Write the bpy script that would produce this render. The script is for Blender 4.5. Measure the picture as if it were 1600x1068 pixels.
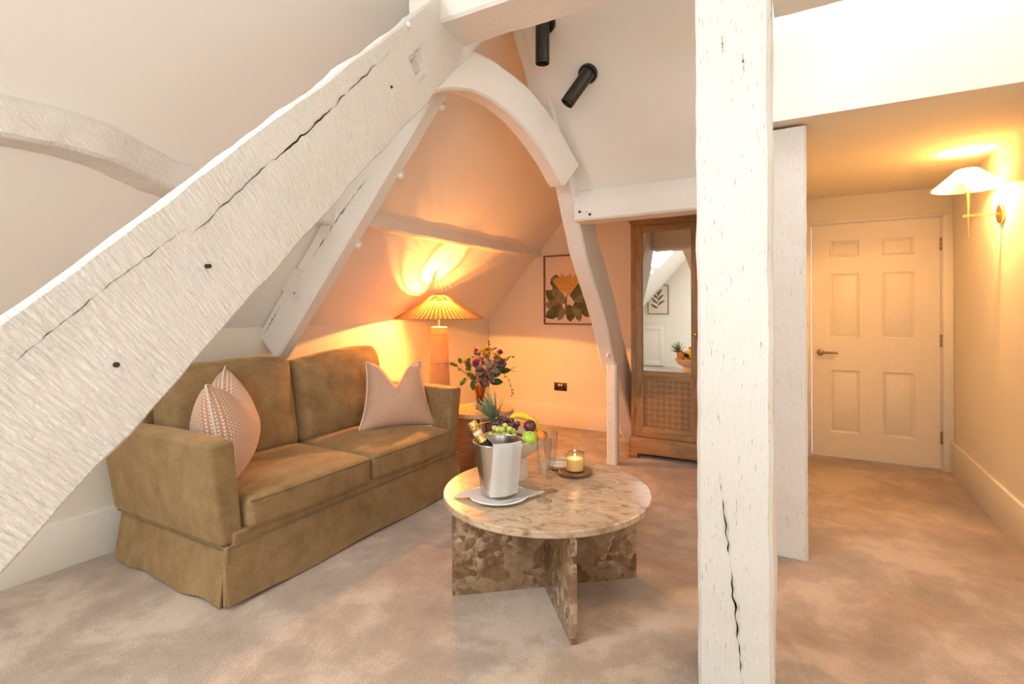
import bpy, bmesh, math, random
from mathutils import Vector, Matrix, noise
PI = math.pi
R = math.radians
for o in list(bpy.data.objects): bpy.data.objects.remove(o, do_unlink=True)
SC = bpy.context.scene
COL = SC.collection

# ------------------------------------------------------------------ camera
# room frame: X runs along the far (door) wall, Y towards it, Z up; eye at 1.25 m
cd = bpy.data.cameras.new('camera'); cam = bpy.data.objects.new('camera', cd); COL.objects.link(cam)
cd.sensor_width = 36.0; cd.sensor_fit = 'HORIZONTAL'
cd.lens = 810.0 / 1600.0 * 36.0
cd.shift_y = -(534.0 - 482.0) / 1600.0
cd.clip_start = 0.05
cam.matrix_world = (Matrix.Translation((0, 0, 1.25)) @ Matrix.Rotation(R(29.4), 4, 'Z')
                    @ Matrix.Rotation(R(90), 4, 'X') @ Matrix.Rotation(R(-0.27), 4, 'Z'))
SC.camera = cam

# ------------------------------------------------------------------ world, daylight, exposure
w = bpy.data.worlds.new('sky'); SC.world = w; w.use_nodes = True
w.node_tree.nodes['Background'].inputs[0].default_value = (0.78, 0.88, 1.0, 1)
w.node_tree.nodes['Background'].inputs[1].default_value = 1.4
def area(name, loc, aim, sx, sy, power, col):
    l = bpy.data.lights.new(name, 'AREA'); l.shape = 'RECTANGLE'; l.size = sx; l.size_y = sy
    l.energy = power; l.color = col
    o = bpy.data.objects.new(name, l); COL.objects.link(o); o.location = loc
    o.rotation_euler = (Vector(aim) - Vector(loc)).to_track_quat('-Z', 'Y').to_euler()
    return o
# daylight entering by the rear window and by the roof window in the left slope; side and ceiling windows are added for fill (the openings are built below)
area('rear_window_daylight', (-0.25, -2.45, 1.62), (-0.25, 0, 1.62), 1.7, 1.25, 6, (1.0, 0.95, 0.88))
area('side_fill_light', (0.93, -1.15, 1.6), (-0.5, -1.0, 1.75), 1.4, 1.25, 13, (1.0, 0.94, 0.85))  # added fill for the left slopes and the sofa front
area('roof_window_daylight', (-2.02, -0.45, 2.34), (-1.27, -0.45, 1.67), 1.2, 0.95, 46, (0.97, 0.98, 1.0))
area('bulkhead_fill_light', (0.45, 2.30, 3.36), (0.45, 2.30, 0), 0.8, 0.6, 8.5, (1.0, 0.97, 0.93))  # added fill to brighten the bulkhead
SC.view_settings.view_transform = 'Standard'
SC.view_settings.look = 'None'
SC.view_settings.exposure = 0.85
SC.view_settings.gamma = 1.0
SC.view_settings.use_curve_mapping = False

# ------------------------------------------------------------------ material helpers
MATS = {}
class NT:
    def __init__(s, name):
        s.m = bpy.data.materials.new(name); s.m.use_nodes = True
        s.t = s.m.node_tree; s.b = s.t.nodes['Principled BSDF']; s.out = s.t.nodes['Material Output']
        MATS[name] = s.m
    def n(s, typ, **kw):
        nd = s.t.nodes.new(typ)
        for k, v in kw.items():
            if k.startswith('i_'):
                key = k[2:]; key = int(key) if key.isdigit() else key.replace('_', ' ')
                nd.inputs[key].default_value = v
            else: setattr(nd, k, v)
        return nd
    def l(s, a, b): s.t.links.new(a, b)
    def ramp(s, fac, stops, interp='LINEAR'):
        r = s.n('ShaderNodeValToRGB'); e = r.color_ramp.elements; r.color_ramp.interpolation = interp
        while len(e) < len(stops): e.new(0.5)
        for k, (p, c) in enumerate(stops):
            e[k].position = p; e[k].color = (*c, 1) if len(c) == 3 else c
        s.l(fac, r.inputs[0]); return r.outputs[0]
    def coord(s, kind='Object', scale=(1, 1, 1), rot=(0, 0, 0)):
        c = s.n('ShaderNodeTexCoord'); src = c.outputs[kind]
        if any(rot):
            r = s.n('ShaderNodeMapping'); r.inputs['Rotation'].default_value = rot; s.l(src, r.inputs[0]); src = r.outputs[0]
        m = s.n('ShaderNodeMapping'); m.inputs['Scale'].default_value = scale
        s.l(src, m.inputs[0]); return m.outputs[0]
    def noise(s, vec, scale, detail=3, rough=0.55, dist=0.0):
        t = s.n('ShaderNodeTexNoise', i_Scale=scale, i_Detail=detail, i_Roughness=rough, i_Distortion=dist)
        s.l(vec, t.inputs['Vector']); return t.outputs['Fac']
    def bump(s, h, strength=0.3, dist=0.01, prev=None):
        b = s.n('ShaderNodeBump', i_Strength=strength, i_Distance=dist)
        s.l(h, b.inputs['Height'])
        if prev is not None: s.l(prev, b.inputs['Normal'])
        s.l(b.outputs[0], s.b.inputs['Normal']); return b.outputs[0]
    def base(s, sock): s.l(sock, s.b.inputs['Base Color'])
    def set(s, **kw):
        for k, v in kw.items(): s.b.inputs[k.replace('_', ' ')].default_value = v
def plain(name, col, rough=0.5, metal=0.0, var=0.06, bump=0.0, scale=30.0, **kw):
    a = NT(name); a.set(Roughness=rough, Metallic=metal, **kw)
    v = a.coord(); f = a.noise(v, scale, 3)
    lo = tuple(c * (1 - var) for c in col); hi = tuple(min(1, c * (1 + var)) for c in col)
    a.base(a.ramp(f, [(0.3, lo), (0.7, hi)]))
    if bump: a.bump(f, bump, 0.003)
    return a.m

# painted plaster
def plaster(name, col, bump=0.05):
    a = NT(name); a.set(Roughness=0.85)
    v = a.coord(); f = a.noise(v, 1.7, 3); f2 = a.noise(v, 60, 3)
    a.base(a.ramp(f, [(0.3, tuple(c * 0.975 for c in col)), (0.7, col)]))
    a.bump(f2, bump, 0.002); return a.m
plaster('plaster', (0.79, 0.74, 0.635))
plaster('ceiling_paint', (0.87, 0.845, 0.80))
plain('trim_paint', (0.80, 0.765, 0.70), 0.5, var=0.015)
plain('door_paint', (0.82, 0.77, 0.69), 0.42, var=0.012)

# white painted old timber: saw marks across, grain along (local X of the texture = Generated-free object coords)
def timber(name, col, scale_vec, rot=(0, 0, 0), ticks=None, strength=0.5):
    a = NT(name); a.set(Roughness=0.62)
    v = a.coord('Object', scale_vec, rot)
    g = a.noise(v, 6.0, 5, 0.6, 0.6)
    v2 = a.coord('Object', (1, 1, 1)); big = a.noise(v2, 5.0, 4)
    fine = a.noise(v2, 70.0, 3)
    c0 = tuple(c * 0.93 for c in col)
    mixn = a.n('ShaderNodeMath', operation='MULTIPLY_ADD'); a.l(g, mixn.inputs[0]); mixn.inputs[1].default_value = 0.6
    a.l(big, mixn.inputs[2])
    bc = a.ramp(mixn.outputs[0], [(0.45, c0), (0.8, col)])
    if ticks:
        pit = a.ramp(a.noise(a.coord('Object', ticks), 10.0, 2, 0.5), [(0.685, (0, 0, 0)), (0.73, (1, 1, 1))])
        mp = a.n('ShaderNodeMix', data_type='RGBA'); a.l(pit, mp.inputs[0]); a.l(bc, mp.inputs[6]); mp.inputs[7].default_value = (.30, .25, .19, 1); bc = mp.outputs[2]
    a.base(bc)
    b1 = a.bump(g, strength, 0.012); b2 = a.bump(big, 0.35, 0.03, b1); a.bump(fine, 0.12, 0.004, b2)
    return a.m
timber('timber_white', (0.84, 0.82, 0.78), (30, 30, 2.2), ticks=(34, 34, 2.4))
timber('timber_rafter', (0.86, 0.825, 0.775), (6, 24, 4.5), (R(-42.7), 0, 0), strength=0.85)
timber('timber_smooth', (0.86, 0.835, 0.79), (3, 20, 20), strength=0.2)
plain('crack_dark', (0.05, 0.03, 0.02), 0.9)
plain('peg_white', (0.84, 0.81, 0.77), 0.55)

# carpet
a = NT('carpet'); a.set(Roughness=1.0, Sheen_Weight=0.35, Sheen_Roughness=0.5)
v = a.coord(); f1 = a.noise(v, 1.8, 6, 0.62, 0.4); f2 = a.noise(v, 6.5, 6, 0.68, 0.3); f3 = a.noise(v, 150, 3, 0.7); f4 = a.noise(v, 90, 3)
m1 = a.n('ShaderNodeMath', operation='MULTIPLY_ADD'); a.l(f2, m1.inputs[0]); m1.inputs[1].default_value = 0.42; a.l(f1, m1.inputs[2])
m2 = a.n('ShaderNodeMath', operation='MULTIPLY_ADD'); a.l(f3, m2.inputs[0]); m2.inputs[1].default_value = 0.42; a.l(m1.outputs[0], m2.inputs[2])
a.base(a.ramp(m2.outputs[0], [(0.68, (0.275, 0.202, 0.142)), (0.92, (0.405, 0.312, 0.230)), (1.16, (0.54, 0.43, 0.33))]))
b1 = a.bump(f3, 0.7, 0.006); b2 = a.bump(f4, 0.5, 0.008, b1); a.bump(f2, 0.3, 0.02, b2)

# sofa velvet
def velvet(name, dark, light):
    a = NT(name); a.set(Roughness=0.85, Sheen_Weight=0.55, Sheen_Roughness=0.35)
    a.b.inputs['Sheen Tint'].default_value = (0.85, 0.60, 0.32, 1)
    v = a.coord(); f = a.noise(a.coord('Object', (1.6, 1, 1)), 7.5, 6, 0.68, 0.3); g = a.noise(a.coord('Object', (1, 1, 3)), 90, 3)
    m = a.n('ShaderNodeMath', operation='MULTIPLY_ADD'); a.l(g, m.inputs[0]); m.inputs[1].default_value = 0.25; a.l(f, m.inputs[2])
    a.base(a.ramp(m.outputs[0], [(0.42, dark), (0.82, light)]))
    b = a.bump(g, 0.25, 0.003); a.bump(f, 0.25, 0.012, b); return a.m
velvet('velvet', (0.20, 0.125, 0.050), (0.345, 0.225, 0.103))
velvet('velvet_seam', (0.15, 0.10, 0.045), (0.22, 0.15, 0.07))

# pillow weave (UV based maze of pale dashes on terracotta)
a = NT('pillow_weave'); a.set(Roughness=0.95, Sheen_Weight=0.2)
uvc = a.coord('UV', (1, 1, 1))
ck = a.n('ShaderNodeTexChecker', i_Scale=58.0); a.l(uvc, ck.inputs['Vector'])
def band(dr):
    w_ = a.n('ShaderNodeTexWave', wave_type='BANDS', bands_direction=dr, i_Scale=18.4, i_Distortion=0.8); a.l(uvc, w_.inputs['Vector']); return w_.outputs['Fac']
mx = a.n('ShaderNodeMix', data_type='FLOAT'); a.l(ck.outputs['Fac'], mx.inputs[0]); a.l(band('X'), mx.inputs[2]); a.l(band('Y'), mx.inputs[3])
a.base(a.ramp(mx.outputs[0], [(0.50, (0.46, 0.22, 0.12)), (0.80, (0.80, 0.66, 0.53))]))
a.bump(mx.outputs[0], 0.3, 0.003)
plain('piping_cream', (0.74, 0.66, 0.56), 0.9, bump=0.2, scale=200)

# breccia marble
def breccia(name, k, rough, sc, streak):
    a = NT(name); a.set(Roughness=rough, Specular_IOR_Level=0.4)
    def C(*c): return tuple(min(.9, q * k) for q in c)
    v = a.coord('Object', (1, streak, 1), (0, 0, R(25))); wn = a.n('ShaderNodeTexNoise', i_Scale=6.0, i_Detail=4.0); a.l(v, wn.inputs['Vector'])
    vm = a.n('ShaderNodeVectorMath', operation='MULTIPLY_ADD'); a.l(wn.outputs['Color'], vm.inputs[0]); vm.inputs[1].default_value = (0.16, 0.16, 0.16); a.l(v, vm.inputs[2])
    vo = a.n('ShaderNodeTexVoronoi', i_Scale=sc); a.l(vm.outputs[0], vo.inputs['Vector'])
    vo2 = a.n('ShaderNodeTexVoronoi', i_Scale=sc * 3.2); a.l(vm.outputs[0], vo2.inputs['Vector'])
    sep = a.n('ShaderNodeSeparateColor'); a.l(vo.outputs['Color'], sep.inputs[0]); sp2 = a.n('ShaderNodeSeparateColor'); a.l(vo2.outputs['Color'], sp2.inputs[0])
    c1 = a.ramp(sep.outputs[0], [(0.1, C(0.20, 0.112, 0.056)), (0.35, C(0.31, 0.195, 0.108)), (0.6, C(0.41, 0.285, 0.175)), (0.9, C(0.25, 0.15, 0.08))])
    c2 = a.ramp(sp2.outputs[0], [(0.0, C(0.15, 0.082, 0.042)), (0.45, C(0.31, 0.195, 0.112)), (0.8, C(0.46, 0.345, 0.23)), (1.0, C(0.56, 0.45, 0.33))])
    f = a.ramp(a.noise(v, 6.0, 4, 0.6, 0.5), [(0.42, (0, 0, 0)), (0.56, (1, 1, 1))])
    mxc = a.n('ShaderNodeMix', data_type='RGBA'); a.l(f, mxc.inputs[0]); a.l(c1, mxc.inputs[6]); a.l(c2, mxc.inputs[7])
    fine = a.noise(v, 24, 6, 0.75)
    mx3 = a.n('ShaderNodeMix', data_type='RGBA', blend_type='MULTIPLY'); mx3.inputs[0].default_value = 0.7; a.l(mxc.outputs[2], mx3.inputs[6])
    a.l(a.ramp(fine, [(0.33, (0.5, 0.42, 0.34)), (0.60, (1, 1, 1))]), mx3.inputs[7])
    if k > 1.2:       # honed top: fine pale ground over the clasts
        pale = a.ramp(a.noise(v, 9.0, 8, 0.72, 0.9), [(0.36, (0, 0, 0)), (0.58, (1, 1, 1))])
        mx4 = a.n('ShaderNodeMix', data_type='RGBA'); a.l(pale, mx4.inputs[0]); a.l(mx3.outputs[2], mx4.inputs[6]); mx4.inputs[7].default_value = (0.56, 0.43, 0.30, 1); a.base(mx4.outputs[2])
    else: a.base(mx3.outputs[2])
breccia('breccia_marble', 1.0, 0.25, 12.0, 1.0)
breccia('breccia_top', 1.3, 0.3, 16.0, 1.6)

# woods
def wood(name, dark, light, scale=(6, 6, 0.7), rough=0.5, s=5.0):
    a = NT(name); a.set(Roughness=rough)
    v = a.coord('Object', scale); f = a.noise(v, s, 5, 0.6, 1.4); g = a.noise(a.coord('Object', tuple(q * 12 if q > 1 else q * 2 for q in scale)), s, 2)
    m = a.n('ShaderNodeMath', operation='MULTIPLY_ADD'); a.l(g, m.inputs[0]); m.inputs[1].default_value = 0.35; a.l(f, m.inputs[2])
    a.base(a.ramp(m.outputs[0], [(0.45, dark), (0.85, light)])); a.bump(g, 0.15, 0.002); return a.m
wood('oak', (0.25, 0.135, 0.058), (0.44, 0.275, 0.135))
wood('oak_cross', (0.25, 0.135, 0.058), (0.44, 0.275, 0.135), (0.7, 6, 6))
wood('oak_strip_light', (0.31, 0.19, 0.09), (0.45, 0.29, 0.15), (8, 8, 8))
wood('oak_strip_dark', (0.23, 0.135, 0.062), (0.36, 0.225, 0.115), (8, 8, 8))
wood('table_wood', (0.40, 0.22, 0.10), (0.58, 0.36, 0.18), (1, 6, 6), 0.35)
wood('acacia', (0.13, 0.06, 0.025), (0.33, 0.17, 0.075), (2, 14, 14), 0.4)
wood('frame_wood', (0.12, 0.055, 0.03), (0.24, 0.12, 0.06), (10, 10, 2), 0.4)
plain('shadow_gap', (0.03, 0.02, 0.015), 0.8)

# rattan (woven): fine basket bump, slightly translucent
def rattan(name, dark, light, transl):
    a = NT(name); a.set(Roughness=0.6)
    v = a.coord('UV', (1, 1, 1))
    w1 = a.n('ShaderNodeTexWave', wave_type='BANDS', bands_direction='X', i_Scale=4.0); a.l(v, w1.inputs['Vector'])
    w2 = a.n('ShaderNodeTexWave', wave_type='BANDS', bands_direction='Y', i_Scale=8.0); a.l(v, w2.inputs['Vector'])
    mlt = a.n('ShaderNodeMath', operation='MULTIPLY'); a.l(w1.outputs['Fac'], mlt.inputs[0]); a.l(w2.outputs['Fac'], mlt.inputs[1])
    ns = a.noise(a.coord(), 14, 3)
    ad = a.n('ShaderNodeMath', operation='MULTIPLY_ADD'); a.l(ns, ad.inputs[0]); ad.inputs[1].default_value = 0.5; a.l(mlt.outputs[0], ad.inputs[2])
    col = a.ramp(ad.outputs[0], [(0.15, dark), (0.8, light)]); a.base(col); a.bump(mlt.outputs[0], 0.6, 0.006)
    if transl:
        tr = a.n('ShaderNodeBsdfTranslucent'); a.l(col, tr.inputs['Color'])
        ms = a.n('ShaderNodeMixShader'); ms.inputs[0].default_value = transl
        a.l(a.b.outputs[0], ms.inputs[1]); a.l(tr.outputs[0], ms.inputs[2]); a.l(ms.outputs[0], a.out.inputs['Surface'])
    return a.m
rattan('rattan', (0.46, 0.27, 0.12), (0.72, 0.50, 0.28), 0)
rattan('rattan_shade', (0.50, 0.25, 0.09), (0.74, 0.44, 0.20), 0.28)

# glass, metals, ceramics, food
def glass(name, col, rough=0.0, ior=1.45):
    a = NT(name); a.set(Roughness=rough, IOR=ior, Transmission_Weight=1.0); a.b.inputs['Base Color'].default_value = (*col, 1)
    return a.m
def thin_glass(name, col, ior=1.45):
    a = NT(name); lw = a.n('ShaderNodeLayerWeight', i_Blend=0.5); pw = a.n('ShaderNodeMath', operation='POWER'); a.l(lw.outputs['Facing'], pw.inputs[0]); pw.inputs[1].default_value = 3.0
    f = a.n('ShaderNodeMath', operation='MULTIPLY_ADD'); a.l(pw.outputs[0], f.inputs[0]); f.inputs[1].default_value = 0.85; f.inputs[2].default_value = 0.05; t_ = a.n('ShaderNodeBsdfTransparent'); t_.inputs[0].default_value = (*col, 1)
    g_ = a.n('ShaderNodeBsdfGlossy', i_Roughness=0.02); ms_ = a.n('ShaderNodeMixShader')
    a.l(f.outputs[0], ms_.inputs[0]); a.l(t_.outputs[0], ms_.inputs[1]); a.l(g_.outputs[0], ms_.inputs[2]); a.l(ms_.outputs[0], a.out.inputs['Surface'])
    return a.m
thin_glass('clear_glass', (0.97, 0.97, 0.96)); thin_glass('amber_glass', (0.86, 0.66, 0.38)); glass('bottle_glass', (0.03, 0.06, 0.02))
thin_glass('window_glass', (0.98, 0.99, 1.0), 1.3)
plain('steel', (0.62, 0.58, 0.53), 0.22, 1.0, var=0.03)
plain('cutlery_steel', (0.75, 0.73, 0.70), 0.15, 1.0, var=0.02)
plain('brass', (0.78, 0.52, 0.20), 0.28, 1.0, var=0.05)
plain('antique_brass', (0.36, 0.24, 0.13), 0.35, 1.0, var=0.1)
plain('bronze_black', (0.045, 0.038, 0.032), 0.38, 0.6, var=0.08)
plain('lens_dark', (0.02, 0.02, 0.02), 0.2)
plain('gold_foil', (0.80, 0.55, 0.16), 0.3, 0.9, var=0.1, bump=0.3, scale=90)
plain('label_cream', (0.75, 0.68, 0.5), 0.6)
plain('porcelain', (0.84, 0.81, 0.77), 0.25, var=0.01)
plain('stoneware', (0.74, 0.66, 0.56), 0.55, var=0.04, bump=0.1, scale=60)
plain('linen', (0.90, 0.88, 0.85), 0.9, var=0.02, bump=0.25, scale=260)
plain('wax', (0.97, 0.66, 0.24), 0.5, var=0.03, Subsurface_Weight=0.25)
plain('banana_yellow', (0.85, 0.55, 0.03), 0.45, var=0.08)
plain('banana_tip', (0.17, 0.12, 0.03), 0.7)
plain('apple_green', (0.42, 0.62, 0.06), 0.3, var=0.15, scale=16)
plain('orange_peel', (0.88, 0.27, 0.02), 0.45, var=0.06, bump=0.5, scale=160)
plain('plum_skin', (0.11, 0.02, 0.03), 0.28, var=0.3, scale=14)
plain('grape_dark', (0.10, 0.035, 0.055), 0.32, var=0.3, scale=40)
plain('grape_green', (0.52, 0.60, 0.12), 0.3, var=0.12, scale=40, Subsurface_Weight=0.15)
plain('pineapple_leaf', (0.36, 0.44, 0.27), 0.5, var=0.2, scale=20)
plain('pineapple_skin', (0.52, 0.30, 0.07), 0.6, var=0.3, bump=0.6, scale=50)
plain('stalk', (0.22, 0.16, 0.06), 0.7)
plain('leaf_green', (0.085, 0.15, 0.045), 0.5, var=0.25, scale=25)
plain('leaf_olive', (0.16, 0.18, 0.055), 0.5, var=0.25, scale=25)
plain('leaf_silver', (0.30, 0.36, 0.27), 0.6, var=0.15, scale=25)
plain('rose_pink', (0.70, 0.28, 0.46), 0.6, var=0.12, scale=40)
plain('rose_pale', (0.80, 0.42, 0.42), 0.6, var=0.12, scale=40)
plain('petal_yellow', (0.80, 0.60, 0.13), 0.6, var=0.15, scale=40)
plain('petal_blush', (0.72, 0.42, 0.42), 0.7, var=0.2, scale=60)
plain('bud_dark', (0.20, 0.05, 0.05), 0.7)
plain('paper_cream', (0.78, 0.66, 0.55), 0.8, var=0.02)
plain('art_leaf', (0.10, 0.10, 0.05), 0.8, var=0.35, scale=18)
plain('art_leaf_pale', (0.22, 0.20, 0.11), 0.8, var=0.3, scale=18)
plain('art_ochre', (0.62, 0.36, 0.10), 0.8, var=0.25, scale=60)
plain('art_stem', (0.20, 0.10, 0.05), 0.8)
plain('socket_bronze', (0.10, 0.045, 0.028), 0.35, 0.6, var=0.1)
plain('switch_white', (0.85, 0.83, 0.8), 0.4)
plain('cable_clear', (0.60, 0.46, 0.28), 0.4)
a = NT('mirror'); a.set(Metallic=1.0, Roughness=0.015); a.b.inputs['Base Color'].default_value = (0.88, 0.90, 0.89, 1)
a = NT('linen_shade'); a.set(Roughness=0.9)
v = a.coord(); f = a.noise(v, 150, 2); col = a.ramp(f, [(0.3, (0.86, 0.78, 0.64)), (0.7, (0.92, 0.86, 0.74))]); a.base(col)
tr = a.n('ShaderNodeBsdfTranslucent'); a.l(col, tr.inputs['Color']); ms = a.n('ShaderNodeMixShader'); ms.inputs[0].default_value = 0.3
a.l(a.b.outputs[0], ms.inputs[1]); a.l(tr.outputs[0], ms.inputs[2]); a.l(ms.outputs[0], a.out.inputs['Surface'])
a = NT('bulb'); em = a.n('ShaderNodeEmission', i_Strength=25.0); em.inputs[0].default_value = (1, 0.66, 0.3, 1); a.l(em.outputs[0], a.out.inputs['Surface'])
a = NT('added_flame'); em = a.n('ShaderNodeEmission', i_Strength=6.0); em.inputs[0].default_value = (1, 0.75, 0.35, 1); a.l(em.outputs[0], a.out.inputs['Surface'])

# ------------------------------------------------------------------ object helpers
def link(name, me, parent=None, loc=None):
    o = bpy.data.objects.new(name, me); COL.objects.link(o)
    if parent is not None: o.parent = parent
    if loc is not None: o.location = loc
    return o
def fin(name, bm, m, parent=None, loc=None, smooth=None):
    bmesh.ops.recalc_face_normals(bm, faces=bm.faces[:])
    me = bpy.data.meshes.new(name); bm.to_mesh(me); bm.free()
    me.materials.append(MATS[m])
    if smooth is not None:
        for p in me.polygons: p.use_smooth = True
        if smooth < 180: me.set_sharp_from_angle(angle=R(smooth))
    return link(name, me, parent, loc)
def tag(o, label, cat, group=None):
    o['label'] = label; o['category'] = cat
    if group: o['group'] = group
    return o
def thing(name, label, cat, loc=(0, 0, 0), rz=0, group=None):
    o = bpy.data.objects.new(name, None); COL.objects.link(o); o.location = loc; o.rotation_euler = (0, 0, rz)
    o.empty_display_size = 0.05
    return tag(o, label, cat, group)
def struct(o): o['kind'] = 'structure'; return o
def copy_tree(o, parent=None):
    c = o.copy(); COL.objects.link(c); c.parent = parent
    for ch in list(o.children): copy_tree(ch, c)
    return c
def bx(bm, lo, hi, M=None):
    vs = [Vector((x, y, z)) for z in (lo[2], hi[2]) for y in (lo[1], hi[1]) for x in (lo[0], hi[0])]
    if M is not None: vs = [M @ q for q in vs]
    V = [bm.verts.new(q) for q in vs]
    F = [bm.faces.new([V[i] for i in f]) for f in ((0, 2, 3, 1), (4, 5, 7, 6), (0, 1, 5, 4), (2, 6, 7, 3), (0, 4, 6, 2), (1, 3, 7, 5))]
    return V, F
def box(name, lo, hi, m, parent=None, bev=0.0, seg=2, loc=None):
    bm = bmesh.new(); bx(bm, lo, hi)
    if bev: bmesh.ops.bevel(bm, geom=bm.edges[:], offset=bev, segments=seg, affect='EDGES', profile=0.5)
    return fin(name, bm, m, parent, loc, 40 if bev else None)
def boxes(name, lst, m, parent=None, bev=0.0, loc=None):
    bm = bmesh.new()
    for lo, hi in lst: bx(bm, lo, hi)
    if bev: bmesh.ops.bevel(bm, geom=bm.edges[:], offset=bev, segments=2, affect='EDGES', profile=0.5)
    return fin(name, bm, m, parent, loc, 40 if bev else None)
def eachbox(name, lst, m, parent=None, bev=0.0):
    for lo, hi in lst: box(name, lo, hi, m, parent, bev)
def faces(name, polys, m, parent=None):
    bm = bmesh.new()
    for p in polys: bm.faces.new([bm.verts.new(q) for q in p])
    return fin(name, bm, m, parent)
def lathe(name, prof, m, parent=None, seg=32, loc=None, closed=False, bm=None, M=None, smooth=40, uv=False):
    own = bm is None
    if own: bm = bmesh.new()
    rings = []
    for r, z in prof:
        if r < 1e-5:
            q = Vector((0, 0, z)); rings.append([bm.verts.new(M @ q if M is not None else q)])
        else:
            ring = []
            for k in range(seg):
                q = Vector((r * math.cos(2 * PI * k / seg), r * math.sin(2 * PI * k / seg), z))
                ring.append(bm.verts.new(M @ q if M is not None else q))
            rings.append(ring)
    pairs = list(zip(rings[:-1], rings[1:])) + ([(rings[-1], rings[0])] if closed else [])
    ul = bm.loops.layers.uv.verify() if uv else None
    for i, (a_, b_) in enumerate(pairs):
        for k in range(seg):
            k2 = (k + 1) % seg
            if len(a_) == 1 and len(b_) == 1: continue
            if len(a_) == 1: f = bm.faces.new((a_[0], b_[k], b_[k2]))
            elif len(b_) == 1: f = bm.faces.new((a_[k], a_[k2], b_[0]))
            else:
                f = bm.faces.new((a_[k], a_[k2], b_[k2], b_[k]))
                if uv:
                    for lp, (uu, vv) in zip(f.loops, ((k, i), (k + 1, i), (k + 1, i + 1), (k, i + 1))):
                        lp[ul].uv = (uu / seg * uv[0], vv / (len(prof) - 1) * uv[1])
    if own: return fin(name, bm, m, parent, loc, smooth)
def tube_bm(bm, pts, rad, seg=8, cap=True):
    pts = [Vector(p) for p in pts]; n = len(pts); rings = []
    rads = rad if isinstance(rad, (list, tuple)) else [rad] * n
    t0 = (pts[1] - pts[0]).normalized(); up = Vector((0, 0, 1)) if abs(t0.z) < 0.9 else Vector((1, 0, 0))
    s = t0.cross(up).normalized()
    for i, p in enumerate(pts):
        t = (pts[min(i + 1, n - 1)] - pts[max(i - 1, 0)]).normalized()
        s = (s - t * s.dot(t)).normalized(); q = t.cross(s)
        rings.append([bm.verts.new(p + (s * math.cos(2 * PI * k / seg) + q * math.sin(2 * PI * k / seg)) * rads[i]) for k in range(seg)])
    for A, B in zip(rings[:-1], rings[1:]):
        for k in range(seg): bm.faces.new((A[k], A[(k + 1) % seg], B[(k + 1) % seg], B[k]))
    if cap: bm.faces.new(rings[0]); bm.faces.new(list(reversed(rings[-1])))
def tube(name, pts, rad, m, parent=None, seg=8, loc=None):
    bm = bmesh.new(); tube_bm(bm, pts, rad, seg); return fin(name, bm, m, parent, loc, 50)
def ell_bm(bm, c, r, seg=12, M=None):
    rr = Vector(r) if not isinstance(r, (int, float)) else Vector((r, r, r))
    T = Matrix.Translation(c) @ (M if M is not None else Matrix()) @ Matrix.Diagonal((*rr, 1))
    bmesh.ops.create_uvsphere(bm, u_segments=seg, v_segments=max(6, seg * 2 // 3), radius=1, matrix=T)
def fbm(p, s, seed=0.0): return noise.noise(Vector((p[0] * s + seed, p[1] * s + seed * 1.7, p[2] * s - seed)))
def rbox_bm(bm, c, h, r, N=(10, 10, 6), fn=None, uv=None):
    """rounded box, half sizes h, corner radius r, optional deform fn(p,u)->p"""
    vd = {}
    def V(u):
        k = tuple(round(q, 5) for q in u)
        if k not in vd:
            p = Vector(); 
            for i in range(3): p[i] = u[i] * h[i]
            inner = Vector([max(-h[i] + r, min(h[i] - r, p[i])) for i in range(3)])
            d = p - inner
            if d.length > 1e-9:
                # spread direction across the corner
                p = inner + d.normalized() * r if (abs(d.x) > 1e-9) + (abs(d.y) > 1e-9) + (abs(d.z) > 1e-9) > 1 else p
            if fn: p = fn(p, u)
            vd[k] = bm.verts.new(Vector(c) + p)
        return vd[k]
    def grid(n, hh):
        e = min(0.45, r / hh); out = [-1 + 2 * i / n for i in range(n + 1)]
        out += [-1 + 2 * e * j / 3 / 2 for j in range(1, 4)] + [1 - 2 * e * j / 3 / 2 for j in range(1, 4)]
        return sorted(set(round(q, 5) for q in out))
    G = [grid(N[i], h[i]) for i in range(3)]
    for ax in range(3):
        i, j = [(1, 2), (2, 0), (0, 1)][ax]
        for sg in (-1, 1):
            for a0, a1 in zip(G[i][:-1], G[i][1:]):
                for b0, b1 in zip(G[j][:-1], G[j][1:]):
                    q = []
                    for (x, y) in ((a0, b0), (a1, b0), (a1, b1), (a0, b1)):
                        u = [0, 0, 0]; u[ax] = sg; u[i] = x; u[j] = y; q.append(V(u))
                    if sg < 0: q.reverse()
                    try: bm.faces.new(q)
                    except ValueError: pass
def rbox(name, c, h, r, m, parent=None, N=(10, 10, 6), fn=None, loc=None):
    bm = bmesh.new(); rbox_bm(bm, c, h, r, N, fn); return fin(name, bm, m, parent, loc, 180)

def point(name, loc, power, col, rad, parent=None):
    l = bpy.data.lights.new(name, 'POINT'); l.energy = power; l.color = col; l.shadow_soft_size = rad
    o = bpy.data.objects.new(name, l); COL.objects.link(o); o.location = loc
    if parent: o.parent = parent
    return o

# ------------------------------------------------------------------ the room shell
SL, KN = 1.12, 1.135                       # roof pitch, knee wall height
BL, BR, NF, NB, TOP = -3.15, 0.98, 5.05, -2.6, 3.3
def hl(b): return KN + SL * (b - BL)       # left roof slope
def hr(n): return 2.04 + SL * (3.27 - n)   # far roof slope
bt = BL + (TOP - KN) / SL; nt = 3.27 - (TOP - 2.04) / SL
struct(faces('floor', [[(BL - .1, NB - .1, 0), (BR + .1, NB - .1, 0), (BR + .1, NF + .1, 0), (BL - .1, NF + .1, 0)]], 'carpet'))
struct(box('wall_left', (BL - .1, NB, 0), (BL, NF, KN + .0), 'plaster'))
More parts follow.
